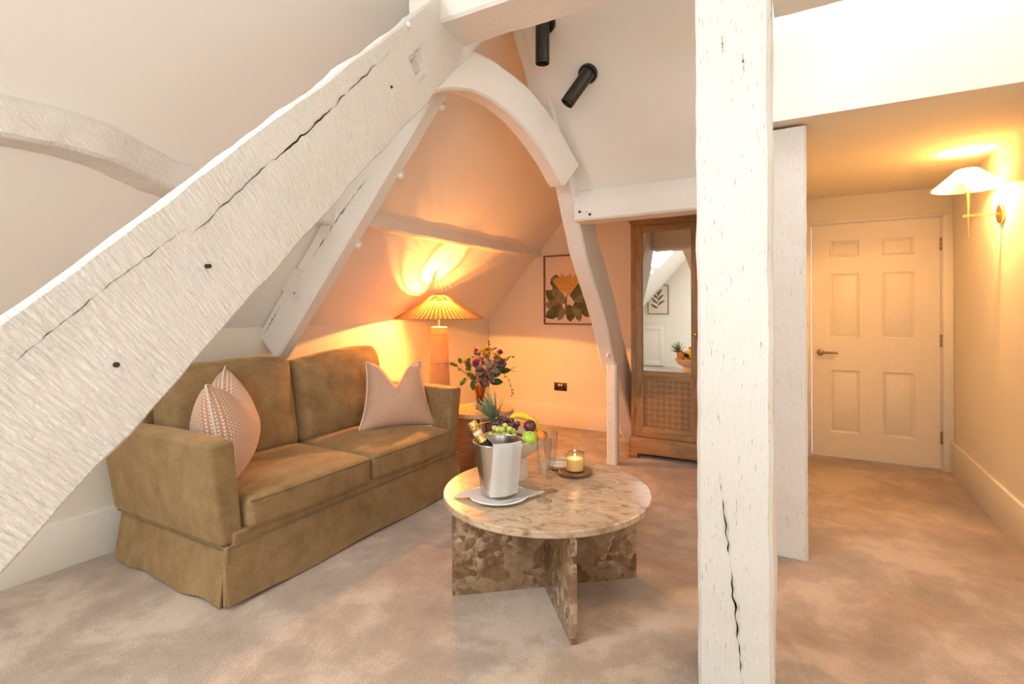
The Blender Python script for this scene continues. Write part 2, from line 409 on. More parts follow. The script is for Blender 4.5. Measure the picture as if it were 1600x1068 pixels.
# left roof slope with a roof window opening behind the camera
n0, n1, b0, b1 = -1.05, 0.15, -2.42, -1.72
def S(b, n): return (b, n, hl(b))
struct(faces('ceiling_left_slope', [[S(BL, NB), S(bt + .25, NB), S(bt + .25, n0), S(BL, n0)], [S(BL, n1), S(bt + .25, n1), S(bt + .25, NF), S(BL, NF)],
       [S(BL, n0), S(b0, n0), S(b0, n1), S(BL, n1)], [S(b1, n0), S(bt + .25, n0), S(bt + .25, n1), S(b1, n1)]], 'ceiling_paint'))
nv = Vector((-SL, 0, 1)).normalized()
wn_ = bpy.data.objects.new('window_1', None); COL.objects.link(wn_); struct(wn_)
bm = bmesh.new()
for (pa, pb) in (((b0, n0), (b1, n0)), ((b1, n0), (b1, n1)), ((b1, n1), (b0, n1)), ((b0, n1), (b0, n0))):
    A_, B_ = Vector(S(*pa)), Vector(S(*pb)); q = nv * 0.14
    bm.faces.new([bm.verts.new(x) for x in (A_, B_, B_ + q, A_ + q)])
fin('window_frame', bm, 'trim_paint', wn_)
faces('pane', [[Vector(S(*p)) + nv * 0.13 for p in ((b0, n0), (b1, n0), (b1, n1), (b0, n1))]], 'window_glass', wn_)
# far wall with door opening
D0, D1, DH = 0.047, 0.917, 1.945
struct(faces('wall_far', [[(BL, NF, 0), (D0, NF, 0), (D0, NF, TOP), (BL, NF, TOP)], [(D1, NF, 0), (BR, NF, 0), (BR, NF, TOP), (D1, NF, TOP)],
       [(D0, NF, DH), (D1, NF, DH), (D1, NF, TOP), (D0, NF, TOP)]], 'plaster'))
k0, k1, k2, k3 = -1.90, -.40, .95, 2.25
struct(faces('wall_right', [[(BR, NB, 0), (BR, k0, 0), (BR, k0, TOP), (BR, NB, TOP)], [(BR, k1, 0), (BR, NF, 0), (BR, NF, TOP), (BR, k1, TOP)],
       [(BR, k0, 0), (BR, k1, 0), (BR, k1, k2), (BR, k0, k2)], [(BR, k0, k3), (BR, k1, k3), (BR, k1, TOP), (BR, k0, TOP)]], 'plaster'))
ws = bpy.data.objects.new('added_side_window', None); COL.objects.link(ws); struct(ws)  # invented opening, added to carry the side fill light
for lo, hi in (((BR + .04, k0, k2), (BR + .12, k0 + .06, k3)), ((BR + .04, k1 - .06, k2), (BR + .12, k1, k3)), ((BR + .04, k0, k2), (BR + .12, k1, k2 + .06)), ((BR + .04, k0, k3 - .06), (BR + .12, k1, k3)), ((BR + .04, (k0 + k1) / 2 - .03, k2), (BR + .12, (k0 + k1) / 2 + .03, k3))):
    box('window_frame', lo, hi, 'trim_paint', ws)
faces('pane', [[(BR + .08, k0, k2), (BR + .08, k1, k2), (BR + .08, k1, k3), (BR + .08, k0, k3)]], 'window_glass', ws)
# rear wall with a window
w0, w1, z0, z1 = -1.1, 0.6, 1.0, 2.25
struct(faces('wall_rear', [[(BL, NB, 0), (w0, NB, 0), (w0, NB, TOP), (BL, NB, TOP)], [(w1, NB, 0), (BR, NB, 0), (BR, NB, TOP), (w1, NB, TOP)],
       [(w0, NB, 0), (w1, NB, 0), (w1, NB, z0), (w0, NB, z0)], [(w0, NB, z1), (w1, NB, z1), (w1, NB, TOP), (w0, NB, TOP)]], 'plaster'))
wr = bpy.data.objects.new('window_2', None); COL.objects.link(wr); struct(wr)
boxes('window_frame', [((w0, NB - .12, z0), (w0 + .06, NB - .04, z1)), ((w1 - .06, NB - .12, z0), (w1, NB - .04, z1)), ((w0, NB - .12, z0), (w1, NB - .04, z0 + .06)),
      ((w0, NB - .12, z1 - .06), (w1, NB - .04, z1)), (((w0 + w1) / 2 - .03, NB - .12, z0), ((w0 + w1) / 2 + .03, NB - .04, z1))], 'trim_paint', wr)
faces('pane', [[(w0, NB - .08, z0), (w1, NB - .08, z0), (w1, NB - .08, z1), (w0, NB - .08, z1)]], 'window_glass', wr)
# ceilings: top, far slope, alcove, corridor with its bulkhead
PB = -0.02
q0, q1, q2, q3 = .05, .90, 1.97, 2.63
struct(faces('ceiling', [[(bt - .02, NB, TOP), (BR, NB, TOP), (BR, q2, TOP), (bt - .02, q2, TOP)], [(bt - .02, q2, TOP), (q0, q2, TOP), (q0, nt, TOP), (bt - .02, nt, TOP)],
       [(-.16, nt, TOP), (q0, nt, TOP), (q0, 2.85, TOP), (-.16, 2.85, TOP)], [(q0, q3, TOP), (BR, q3, TOP), (BR, 2.85, TOP), (q0, 2.85, TOP)], [(q1, q2, TOP), (BR, q2, TOP), (BR, q3, TOP), (q1, q3, TOP)]], 'ceiling_paint'))
wc = bpy.data.objects.new('added_roof_light', None); COL.objects.link(wc); struct(wc)  # invented opening, added to carry the bulkhead fill
cr = [(q0, q2), (q1, q2), (q1, q3), (q0, q3)]
faces('window_frame', [[(*cr[k], TOP), (*cr[(k + 1) % 4], TOP), (*cr[(k + 1) % 4], TOP + .15), (*cr[k], TOP + .15)] for k in range(4)], 'trim_paint', wc)
faces('pane', [[(*p, TOP + .13) for p in cr]], 'window_glass', wc)
struct(faces('ceiling_far_slope', [[(-1.37, nt, TOP), (-.16, nt, TOP), (-.16, 2.85, hr(2.85)), (-1.37, 2.85, hr(2.85))],
       [(-1.37, 2.85, hr(2.85)), (-.16, 2.85, hr(2.85)), (-.16, 3.3, hr(3.3)), (-1.37, 3.3, hr(3.3))]], 'ceiling_paint'))
struct(faces('wall_bulkhead', [[(-.16, 2.85, 2.16), (BR, 2.85, 2.16), (BR, 2.85, TOP), (-.16, 2.85, TOP)], [(-.16, nt, TOP), (-.16, 2.85, TOP), (-.16, 2.85, hr(2.85))],
       [(-.16, 2.85, 2.16), (-.16, 2.85, hr(2.85)), (-.16, 3.3, hr(3.3)), (-.16, 3.3, 2.0)]], 'ceiling_paint'))
struct(faces('ceiling_corridor', [[(-.16, 2.85, 2.16), (BR, 2.85, 2.16), (BR, NF, 2.16), (-.16, NF, 2.16)]], 'plaster'))
struct(faces('ceiling_alcove', [[(-1.37, 3.145, 2.18), (-.15, 3.145, 2.18), (-.15, NF, 2.18), (-1.37, NF, 2.18)]], 'plaster'))
struct(faces('wall_cheek', [[(-1.37, nt, TOP), (-1.37, NF, TOP), (-1.37, NF, 2.18), (-1.37, 3.145, 2.18)]], 'plaster'))
struct(box('wall_partition', (-.15, 3.13, 0), (PB, NF, 2.16), 'plaster'))
# baseboards
def skirting(name, lo, hi): return struct(box(name, lo, hi, 'trim_paint', None, 0.004))
skirting('baseboard_left', (BL - .01, NB, -.01), (BL + .018, NF - .0, .23))
skirting('baseboard_far', (BL + .018, NF - .02, -.01), (PB - .13, NF + .01, .23))
skirting('baseboard_right', (BR - .02, NB, -.01), (BR + .01, NF - .035, .23))
# door: architrave, six-panel leaf, hinges, lever
boxes_tr = [((D0 - .055, NF - .03, 0), (D0, NF + .01, DH + .0)), ((D1, NF - .03, 0), (D1 + .062, NF + .01, DH))]
struct(boxes('trim_1', boxes_tr + [((D0 - .02, NF - .012, DH), (D1 + .02, NF + .01, DH + .02))], 'trim_paint', None, 0.003))
struct(boxes('trim_2', [((D0 - .005, NF, 0), (D0 + .006, NF + .1, DH)), ((D1 - .006, NF, 0), (D1 + .005, NF + .1, DH)), ((D0, NF, DH - .006), (D1, NF + .1, DH + .005))], 'trim_paint'))
dr = bpy.data.objects.new('door_1', None); COL.objects.link(dr); dr.location = (D0 + .008, NF + .012, .008); struct(dr)
W, Hh = D1 - D0 - .016, DH - .018
cols = [(.133, .337), (.492, .696)]; rows = [(.885, .935), (.885, .935)]
rows = [(.858, .928), (.512, .788), (.108, .375)]
bm = bmesh.new()
xs = [0, *cols[0], *cols[1], W]; zs = [0, rows[2][0] * Hh, rows[2][1] * Hh, rows[1][0] * Hh, rows[1][1] * Hh, rows[0][0] * Hh, rows[0][1] * Hh, Hh]
for i in range(5):
    for j in range(7):
        x0, x1, y0, y1 = xs[i], xs[i + 1], zs[j], zs[j + 1]
        if i in (1, 3) and j in (1, 3, 5):
            prev = None
            for (ins, dep) in ((0, 0), (.010, .010), (.016, .010), (.020, .012)):
                ring = [bm.verts.new((x, dep, z)) for x, z in ((x0 + ins, y0 + ins), (x1 - ins, y0 + ins), (x1 - ins, y1 - ins), (x0 + ins, y1 - ins))]
                if prev:
                    for k in range(4): bm.faces.new((prev[k], prev[(k + 1) % 4], ring[(k + 1) % 4], ring[k]))
                prev = ring
        else:
            bm.faces.new([bm.verts.new((x, 0, z)) for x, z in ((x0, y0), (x1, y0), (x1, y1), (x0, y1))])
bmesh.ops.remove_doubles(bm, verts=bm.verts[:], dist=1e-5)
V_, F_ = bx(bm, (0, .002, 0), (W, .04, Hh)); bmesh.ops.delete(bm, geom=[F_[2]], context='FACES_ONLY')
fin('door_leaf', bm, 'door_paint', dr)
for i in (1, 3):
    for j in (1, 3, 5):
        box('panel', (xs[i] + .020, .008, zs[j] + .020), (xs[i + 1] - .020, .013, zs[j + 1] - .020), 'door_paint', dr, .004)
for hz in (.24, .98, 1.72):
    hg = boxes('hinge', [((W + .001, -.004, hz - .05), (W + .007, .004, hz + .05))], 'antique_brass', dr, .001)
    hg['label'] = 'dark bronze butt hinge'
    for k in range(3): lathe('knuckle', [(0, 0), (.009, 0), (.009, .03), (0, .03)], 'antique_brass', hg, 12, (W + .003, -.006, hz - .048 + k * .033))
hd = lathe('handle', [(0, 0), (.027, 0), (.027, .006), (.022, .009), (.009, .011), (.009, .045), (0, .045)], 'antique_brass', dr, 24, (.062, 0, .865))
hd.rotation_euler = (R(90), 0, 0); hd['label'] = 'antique brass lever handle'
tube('lever', [(0, 0, .04), (.05, 0, .042), (.125, 0, .04)], .009, 'antique_brass', hd, 12)

# ------------------------------------------------------------------ old timbers
def beam(name, label, path, secs, m, up=None, seg=0.035, amp=0.006, freq=5.0, seed=0.0, sec_seg=0.035, edge=0.012, side=None):
    """path: polyline; secs: polygon [(s,u)..] in side/up frame; waney surface by noise"""
    P_ = [Vector(p) for p in path]
    L = [0]
    for a_, b_ in zip(P_[:-1], P_[1:]): L.append(L[-1] + (b_ - a_).length)
    n = max(2, int(L[-1] / seg)); pts = []
    def catmull(i, t):
        p0, p1, p2, p3 = P_[max(i - 1, 0)], P_[i], P_[i + 1], P_[min(i + 2, len(P_) - 1)]
        return 0.5 * ((2 * p1) + (-p0 + p2) * t + (2 * p0 - 5 * p1 + 4 * p2 - p3) * t * t + (-p0 + 3 * p1 - 3 * p2 + p3) * t ** 3)
    for k in range(n + 1):
        d = L[-1] * k / n; i = 0
        while i < len(L) - 2 and L[i + 1] < d: i += 1
        t = (d - L[i]) / (L[i + 1] - L[i])
        pts.append(catmull(i, t) if len(P_) > 2 else P_[0].lerp(P_[1], t))
    # resample section with slightly rounded corners
    sec = []
    m_ = len(secs)
    for i in range(m_):
        a_, b_ = Vector(secs[i]), Vector(secs[(i + 1) % m_]); ln = (b_ - a_).length
        e = min(edge, ln * .3); kk = max(1, int((ln - 2 * e) / sec_seg))
        for q in range(kk + 1): sec.append(a_.lerp(b_, (e + (ln - 2 * e) * q / kk) / ln))
    bm = bmesh.new(); rings = []
    org = pts[0] if pts[0].z <= pts[-1].z else pts[-1]; org = org.copy()
    for i, p in enumerate(pts):
        t = (pts[min(i + 1, n)] - pts[max(i - 1, 0)]).normalized()
        if side is not None:
            s = Vector(side); s = (s - t * s.dot(t)).normalized(); u = s.cross(t)
            if u.z < 0 or (abs(u.z) < .3 and up is not None and u.dot(Vector(up)) < 0): u = -u
        else:
            u = Vector(up); u = (u - t * u.dot(t)).normalized(); s = t.cross(u)
        ring = []
        for q in sec:
            pos = p + s * q.x + u * q.y
            dirv = (s * q.x + u * q.y).normalized()
            am = amp * (fbm(pos, freq, seed) + .5 * fbm(pos, freq * 2.7, seed + 3))
            ring.append(bm.verts.new(pos + dirv * am - org))
        rings.append(ring)
    K = len(sec)
    for A, B in zip(rings[:-1], rings[1:]):
        for k in range(K): bm.faces.new((A[k], A[(k + 1) % K], B[(k + 1) % K], B[k]))
    bm.faces.new(rings[0]); bm.faces.new(rings[-1])
    o = fin(name, bm, m, None, org, 30)
    return tag(o, label, 'beam')
def rect(w_, d_): return [(-w_ / 2, -d_ / 2), (w_ / 2, -d_ / 2), (w_ / 2, d_ / 2), (-w_ / 2, d_ / 2)]
def on(o, name, bm, m, smooth=40):      # part given in world coordinates under a beam
    for v_ in bm.verts: v_.co -= o.location
    return fin(name, bm, m, o, None, smooth)
def crack(o, pts, wd, nrm, seed=1):
    """jagged dark split along pts (world), lying in the face with normal nrm"""
    rnd = random.Random(seed); bm = bmesh.new(); nrm = Vector(nrm).normalized(); pts = [Vector(p) for p in pts]
    L = []; Rr = []
    tot = 90; ln = sum((b_ - a_).length for a_, b_ in zip(pts[:-1], pts[1:]))
    for i in range(tot + 1):
        f = i / tot * (len(pts) - 1); k = min(int(f), len(pts) - 2); p = pts[k].lerp(pts[k + 1], f - k)
        t = (pts[k + 1] - pts[k]).normalized(); s = t.cross(nrm)
        w_ = wd * (math.sin(PI * i / tot) ** .5) * max(.06, .5 + 1.1 * noise.noise(Vector((i * .23, seed * 7.1, 0)))) * .5
        j = s * wd * 1.2 * noise.noise(Vector((i * .31, seed * 3.3, 5)))
        L.append(bm.verts.new(p + s * w_ + j)); Rr.append(bm.verts.new(p - s * w_ + j))
    for i in range(tot): bm.faces.new((L[i], L[i + 1], Rr[i + 1], Rr[i]))
    bmesh.ops.solidify(bm, geom=bm.faces[:], thickness=.012)
    return on(o, 'crack', bm, 'crack_dark', None)
def peg(o, p, d, r=.013, ln=.02, m='peg_white', name='peg'):
    bm = bmesh.new(); q = Vector(d).normalized().to_track_quat('Z', 'Y').to_matrix().to_4x4()
    lathe('', [(0, -.02), (r, -.02), (r * .95, ln * .8), (r * .7, ln), (0, ln)], m, bm=bm, seg=10, M=Matrix.Translation(p) @ q)
    return on(o, name, bm, m)

# big raking rafter in the foreground (its broad side faces the eye, upper arris waney and pale)
RF = [(-1.069 + (n - .305) * -.18, n) for n in (-.62, 2.3)]
def rf(n, hoff=0.0): return Vector((-1.069 + (n - .305) * -.18, n, .841 + (n - .305) * .923 + hoff))
V1 = .197                                                 # half of the vertical thickness
dvec = (rf(1) - rf(0)).normalized(); svec = Vector((1, .18, 0)).normalized()
c0, c1 = rf(-.60, V1) - svec * .045, rf(2.32, V1) - svec * .045
raft = beam('rafter', 'big white raking rafter with rough saw marks in the left foreground', [c0, c1],
            [(-.055, -.146), (.045, -.146), (.045, .146), (-.055, .116)], 'timber_rafter', side=svec, amp=.008, seed=2.1, edge=.008)
fn_ = Vector((1, .18, 0)).normalized()
def rp(n, k): return rf(n, k * 2 * V1) + fn_ * .004       # point on its near face; k 0 bottom .. 1 top
crack(raft, [rp(.62, .70), rp(.80, .74), rp(.95, .73), rp(1.15, .78), rp(1.38, .83)], .0055, fn_, 4)
crack(raft, [rp(.30, .80), rp(.45, .80), rp(.62, .76)], .002, fn_, 8)
for (n_, k_) in ((.66, .45), (.47, .40), (1.38, .50)): peg(raft, rp(n_, k_), fn_, .005, .002, 'crack_dark', 'nail_hole')
# old mortise pocket near its head, cut into the timber
mc = rp(1.58, .45); e1 = dvec; e2 = fn_.cross(dvec)
def cut(o, levels):
    bm = bmesh.new(); q = [[bm.verts.new(mc + e1 * x * h_ * 1.35 + e2 * y * h_ * 1.1 + fn_ * dp) for x, y in ((-1, -1), (1, -1), (1, 1), (-1, 1))] for h_, dp in levels]
    for A, B in zip(q[:-1], q[1:]):
        for k in range(4): bm.faces.new((A[k], A[(k + 1) % 4], B[(k + 1) % 4], B[k]))
    bm.faces.new(q[0]); bm.faces.new(q[-1])
    c_ = fin('cutter', bm, 'timber_smooth'); md = o.modifiers.new('cut', 'BOOLEAN'); md.object = c_; md.operation = 'DIFFERENCE'; md.solver = 'EXACT'
    bpy.context.view_layer.update(); me = bpy.data.meshes.new_from_object(o.evaluated_get(bpy.context.evaluated_depsgraph_get()))
    o.modifiers.clear(); o.data = me; bpy.data.objects.remove(c_, do_unlink=True)
cut(raft, [(.054, .03), (.044, -.024)])
cut(raft, [(.028, .0), (.024, -.05)])
peg(raft, rp(1.50, .93), fn_, .012, .006)
# collar over it, running to the front post
col_ = beam('collar_beam', 'heavy white horizontal collar beam at the top of the picture', [(-1.50, 1.875, 2.61), (-.31, 1.875, 2.61)],
            rect(.23, .30), 'timber_smooth', up=(0, 0, 1), amp=.005, seed=5.5)
post = beam('post', 'thick white front post with long vertical split, nearest the camera', [(-.197, 1.885, 0), (-.197, 1.885, TOP)],
            rect(.222, .222), 'timber_white', up=(0, 1, 0), amp=.007, seed=9.2, freq=4.0)
post.rotation_euler = (0, 0, 0)
crack(post, [(-.238, 1.768, .72), (-.225, 1.768, .60), (-.205, 1.768, .42), (-.185, 1.768, .20), (-.17, 1.768, .03)], .006, (0, -1, 0), 3)
crack(post, [(-.165, 1.769, 2.05), (-.16, 1.769, 1.98)], .004, (0, -1, 0), 6)
crack(post, [(-.225, 1.769, 2.12), (-.222, 1.769, 2.06)], .004, (0, -1, 0), 7)
tie = beam('tie_beam', 'white tie beam running right from the head of the front post', [(-.083, 1.88, 2.365), (.4, 1.88, 2.36), (.97, 1.88, 2.345)],
           rect(.2, .27), 'timber_smooth', up=(0, 0, 1), amp=.01, seed=7.7)
post2 = beam('corridor_post', 'slim white post standing at the corridor entrance', [(-.09, 3.03, 0), (-.09, 3.03, 2.145)],
             rect(.205, .19), 'timber_white', up=(0, 1, 0), amp=.004, seed=12.3)
# second principal rafter along the left slope
def r2(b, off=0.0): return Vector((b, 2.24, 1.25 + SL * (b + 2.71))) + Vector((-SL, 0, 1)).normalized() * off
raf2 = beam('principal_rafter', 'white principal rafter rising behind the sofa with bolts along its edge', [r2(-3.0, .125), r2(-1.2, .125)],
            rect(.10, .25), 'timber_smooth', side=(0, 1, 0), amp=.004, seed=3.3)
for b_ in (-2.36, -2.02, -1.72): 
    p_ = r2(b_, .0) + Vector((0, .05, 0)); peg(raf2, p_, (.3, -.6, -.7), .018, .022)
crack(raf2, [r2(-2.98, .20) + Vector((0, -.052, 0)), r2(-2.80, .20) + Vector((0, -.052, 0))], .007, (0, -1, 0), 12)
crack(raf2, [r2(-2.55, .17) + Vector((0, -.052, 0)), r2(-2.30, .15) + Vector((0, -.052, 0)), r2(-2.1, .11) + Vector((0, -.052, 0))], .006, (0, -1, 0), 13)
bm = bmesh.new(); tdir = Vector((1, 0, SL)).normalized(); udir = Vector((-SL, 0, 1)).normalized()
c_ = r2(-2.70, .17)
for vv in [[c_ + Vector((0, -.062, 0)) + tdir * x + udir * y + Vector((0, z, 0)) for z in (0, .02) for (x, y) in ((-.06, .08), (.12, .08), (.15, .0), (-.03, -.075))]]:
    q = [bm.verts.new(p) for p in vv]
    for f in ((0, 1, 2, 3), (7, 6, 5, 4), (0, 4, 5, 1), (1, 5, 6, 2), (2, 6, 7, 3), (3, 7, 4, 0)): bm.faces.new([q[i] for i in f])
on(raf2, 'packing_board', bm, 'trim_paint', None)
peg(raf2, c_ + Vector((0, -.062, 0)) - udir * .03 - tdir * .0, (0, -1, 0), .006, .002, 'crack_dark', 'nail_hole')
# purlins on the left slope
pu1 = beam('purlin', 'crooked white purlin on the left roof slope above the big rafter',
           [(-2.48, -.9, 1.93), (-2.47, .35, 1.93), (-2.46, .75, 1.935), (-2.47, 1.0, 1.93), (-2.53, 1.3, 1.87), (-2.55, 1.75, 1.85), (-2.55, 2.2, 1.85)],
           [(-.12, -.10), (.085, -.085), (.105, .025), (.02, .125), (-.12, .12)], 'timber_rafter', up=(0, 0, 1), amp=.014, seed=21.0, freq=4.2)
peg(pu1, (-2.462, 1.62, 1.87), (1, -.3, 0), .014, .004)
pu2 = beam('purlin', 'straight white purlin on the slope above the rattan lamp', [(-2.56, 2.28, 1.87), (-2.565, 3.6, 1.865), (-2.56, NF - .005, 1.88)],
           [(-.12, -.08), (.075, -.075), (.085, .035), (.03, .10), (-.12, .09)], 'timber_smooth', up=(0, 0, 1), amp=.01, seed=31.0)
# curved rafter by the wardrobe, its stub post, arch brace and far purlin
U = [(2.36, 3.14), (2.48, 2.96), (2.59, 2.82), (2.88, 2.46), (3.15, 2.09), (3.42, 1.62), (3.79, 1.19), (4.07, .77), (4.66, .02)]
pth = []
for i, (n_, h_) in enumerate(U):
    a_, b_ = U[max(i - 1, 0)], U[min(i + 1, len(U) - 1)]; t_ = Vector((b_[0] - a_[0], b_[1] - a_[1])).normalized()
    pth.append((-1.39, n_ - t_.y * .145, h_ + t_.x * .145))
raf3 = beam('cruck_rafter', 'white curved cruck rafter leaning in front of the framed print', list(reversed(pth)), rect(.125, .29), 'timber_smooth', side=(1, 0, 0), amp=.007, seed=41.0, freq=5)
for (n_, h_) in ((3.09, 2.06), (3.97, .87)): peg(raf3, (-1.36, n_ - .01, h_), (.1, -.75, -.6), .014, .01)
box_ = beam('stub_post', 'short square white post propping the foot of the curved rafter', [(-1.345, 4.035, 0), (-1.345, 4.035, .80)], rect(.085, .085), 'timber_white', up=(0, 1, 0), amp=.002, seed=51)
brace = beam('arch_brace', 'white curved arch brace springing between the rafters', [(-1.72, 2.02, 2.40), (-1.581, 2.16, 2.475), (-1.50, 2.40, 2.475), (-1.425, 2.644, 2.395), (-1.375, 2.852, 2.265), (-1.335, 3.06, 2.10)],
             rect(.13, .20), 'timber_smooth', up=(0.1, -.2, 1), amp=.006, seed=61.0)
pr_s = [(-.10, -.095), (.0, -.105), (.10, -.10), (.10, .01), (.03, .115), (-.10, .10)]
pu3 = beam('purlin', 'white purlin crossing in front of the wardrobe top', [(-.165, 3.295, 1.925), (-.75, 3.295, 1.93), (-1.325, 3.295, 1.925)],
           [(-x, y) for x, y in pr_s], 'timber_smooth', up=(0, 0, 1), amp=.006, seed=71.0)
for (b_, h_) in ((-1.285, 1.885), (-1.215, 1.862)): peg(pu3, (b_, 3.193, h_), (0, -1, 0), .009, .003, 'crack_dark', 'peg_hole')
peg(pu3, (-1.245, 3.193, 1.885), (0, -1, 0), .012, .006)

# ------------------------------------------------------------------ sofa
SX, SY = -2.09, 1.29                       # front left foot
sofa = thing('sofa', 'olive brown velvet two-seat sofa with flared arms and pleated skirt', 'sofa', (-2.56, 2.13, 0))
def sl(p): return (p[0] + 2.56, p[1] - 2.13, p[2])
fx, bxk = .47, -.47                        # local x of front / back
yl, yr = -.84, .84
rbox('base_frame', (-.005, 0, .26), (.455, .80, .045), .015, 'velvet', sofa, (12, 24, 3))
# skirt: four slightly wavy panels hanging from the seam at 0.25
def skirt(name, pa, pb, out, wav, seed):
    bm = bmesh.new(); pa, pb, out = Vector(pa), Vector(pb), Vector(out); N, M_ = 40, 10; g = []
    for j in range(M_ + 1):
        row = []
        for i in range(N + 1):
            t = i / N; k = j / M_; p = pa.lerp(pb, t); p.z = .255 * (1 - k) + .012 * k
            amp = wav * k * (math.sin(t * 9 + seed) * .5 + math.sin(t * 23 + seed * 2) * .3 + .6)
            p += out * (.010 + .028 * k + amp); p.z += k * .006 * math.sin(t * 14 + seed); row.append(bm.verts.new(p))
        g.append(row)
    for j in range(M_):
        for i in range(N): bm.faces.new((g[j][i], g[j + 1][i], g[j + 1][i + 1], g[j][i + 1]))
    back = [[bm.verts.new(v_.co - out * .008) for v_ in row] for row in g]
    for j in range(M_):
        for i in range(N): bm.faces.new((back[j][i], back[j][i + 1], back[j + 1][i + 1], back[j + 1][i]))
    ring = [(0, i) for i in range(N)] + [(j, N) for j in range(M_)] + [(M_, i) for i in range(N, 0, -1)] + [(j, 0) for j in range(M_, 0, -1)]
    for (a_, b_), (c_, d_) in zip(ring, ring[1:] + ring[:1]): bm.faces.new((g[a_][b_], g[c_][d_], back[c_][d_], back[a_][b_]))
    return fin(name, bm, 'velvet', sofa, None, 60)
skirt('skirt', (fx - .03, yl - .0, 0), (fx - .03, yr, 0), (1, 0, 0), .003, 1.0)
skirt('skirt', (bxk + .02, yl + .035, 0), (fx - .035, yl + .03, 0), (0, -1, 0), .012, 2.2)
skirt('skirt', (fx - .035, yr - .03, 0), (bxk + .02, yr - .03, 0), (0, 1, 0), .006, 4.0)
for sg in (-1, 1): rbox('corner_pleat', (fx - .022, sg * (yr - .012), .132), (.012, .012, .125), .009, 'velvet', sofa, (3, 3, 6))
tube('seam_piping', [(bxk + .02, yl + .005, .252), (fx - .022, yl + .003, .252), (fx - .016, yl + .012, .252), (fx - .016, yr - .012, .252), (fx - .022, yr - .003, .252), (bxk + .02, yr - .005, .252)], .0045, 'velvet_seam', sofa, 6)
def arm(sg):
    def fn(p, u):
        k = (p.z + .225) / .45
        p.y += sg * (.055 * k) + sg * (.012 * k) * u[1] * sg
        p.z += .006 * math.sin(p.x * 5 + 1) * max(0, u[2]); return p
    ar = rbox('arm', (-.02, sg * (.79), .475), (.46, .05, .225), .022, 'velvet', sofa, (14, 4, 8), fn)
    return ar
arm(-1); arm(1)
rbox('back_frame', (-.395, 0, .53), (.065, .78, .28), .03, 'velvet', sofa, (4, 20, 8), lambda p, u: Vector((p.x - .03 * (p.z + .28), p.y, p.z)))
rnd = random.Random(5)
for k, y0 in enumerate((-.37, .37)):
    def fn(p, u, y0=y0):
        e = (1 - u[0] ** 4) * (1 - u[1] ** 4)
        if u[2] > 0: p.z += .026 * e
        p += Vector((.006, .006, .004)) * fbm((p.x, p.y + y0, p.z), 6, 3.0 + y0)
        p.x += .012 * (1 - u[1] ** 2) * max(0, u[0]); return p
    sc = rbox('seat_cushion', (.055, y0, .362), (.415, .367, .072), .03, 'velvet', sofa, (14, 14, 5), fn)
    for zz in (.0,):
        pp = []
        for i in range(25):
            t = i / 24; y = y0 - .36 + .72 * t
            pp.append((.468 + .012 * (1 - (2 * t - 1) ** 2), y, .420 + .004 * math.sin(PI * t)))
        tube('cushion_seam', pp, .004, 'velvet_seam', sc, 6)
for k, y0 in enumerate((-.375, .375)):
    def fn(p, u, y0=y0):
        e = (1 - u[1] ** 4) * (1 - u[2] ** 4)
        p.x += (.05 if u[0] > 0 else -.01) * e
        p.z += .03 * u[1] * (1 if y0 > 0 else .25) * max(0, u[2]) + .018 * (1 - u[1] ** 2) * max(0, u[2])
        wr_ = math.sin(p.y * 42 + 9 * fbm(p, 5, y0)) * .006 * max(0, u[2] - .35) * (1 if u[0] > -.5 else .4)
        p.x += wr_ + .012 * fbm((p.x, p.y + y0, p.z), 7, 8.0 + y0); p.z += .010 * fbm((p.x, p.y + y0, p.z), 9, 1.0)
        p.x -= .16 * (p.z + .24)
        return p
    rbox('back_cushion', (-.20, y0, .685), (.085, .372, .265), .055, 'velvet', sofa, (8, 22, 18), fn)

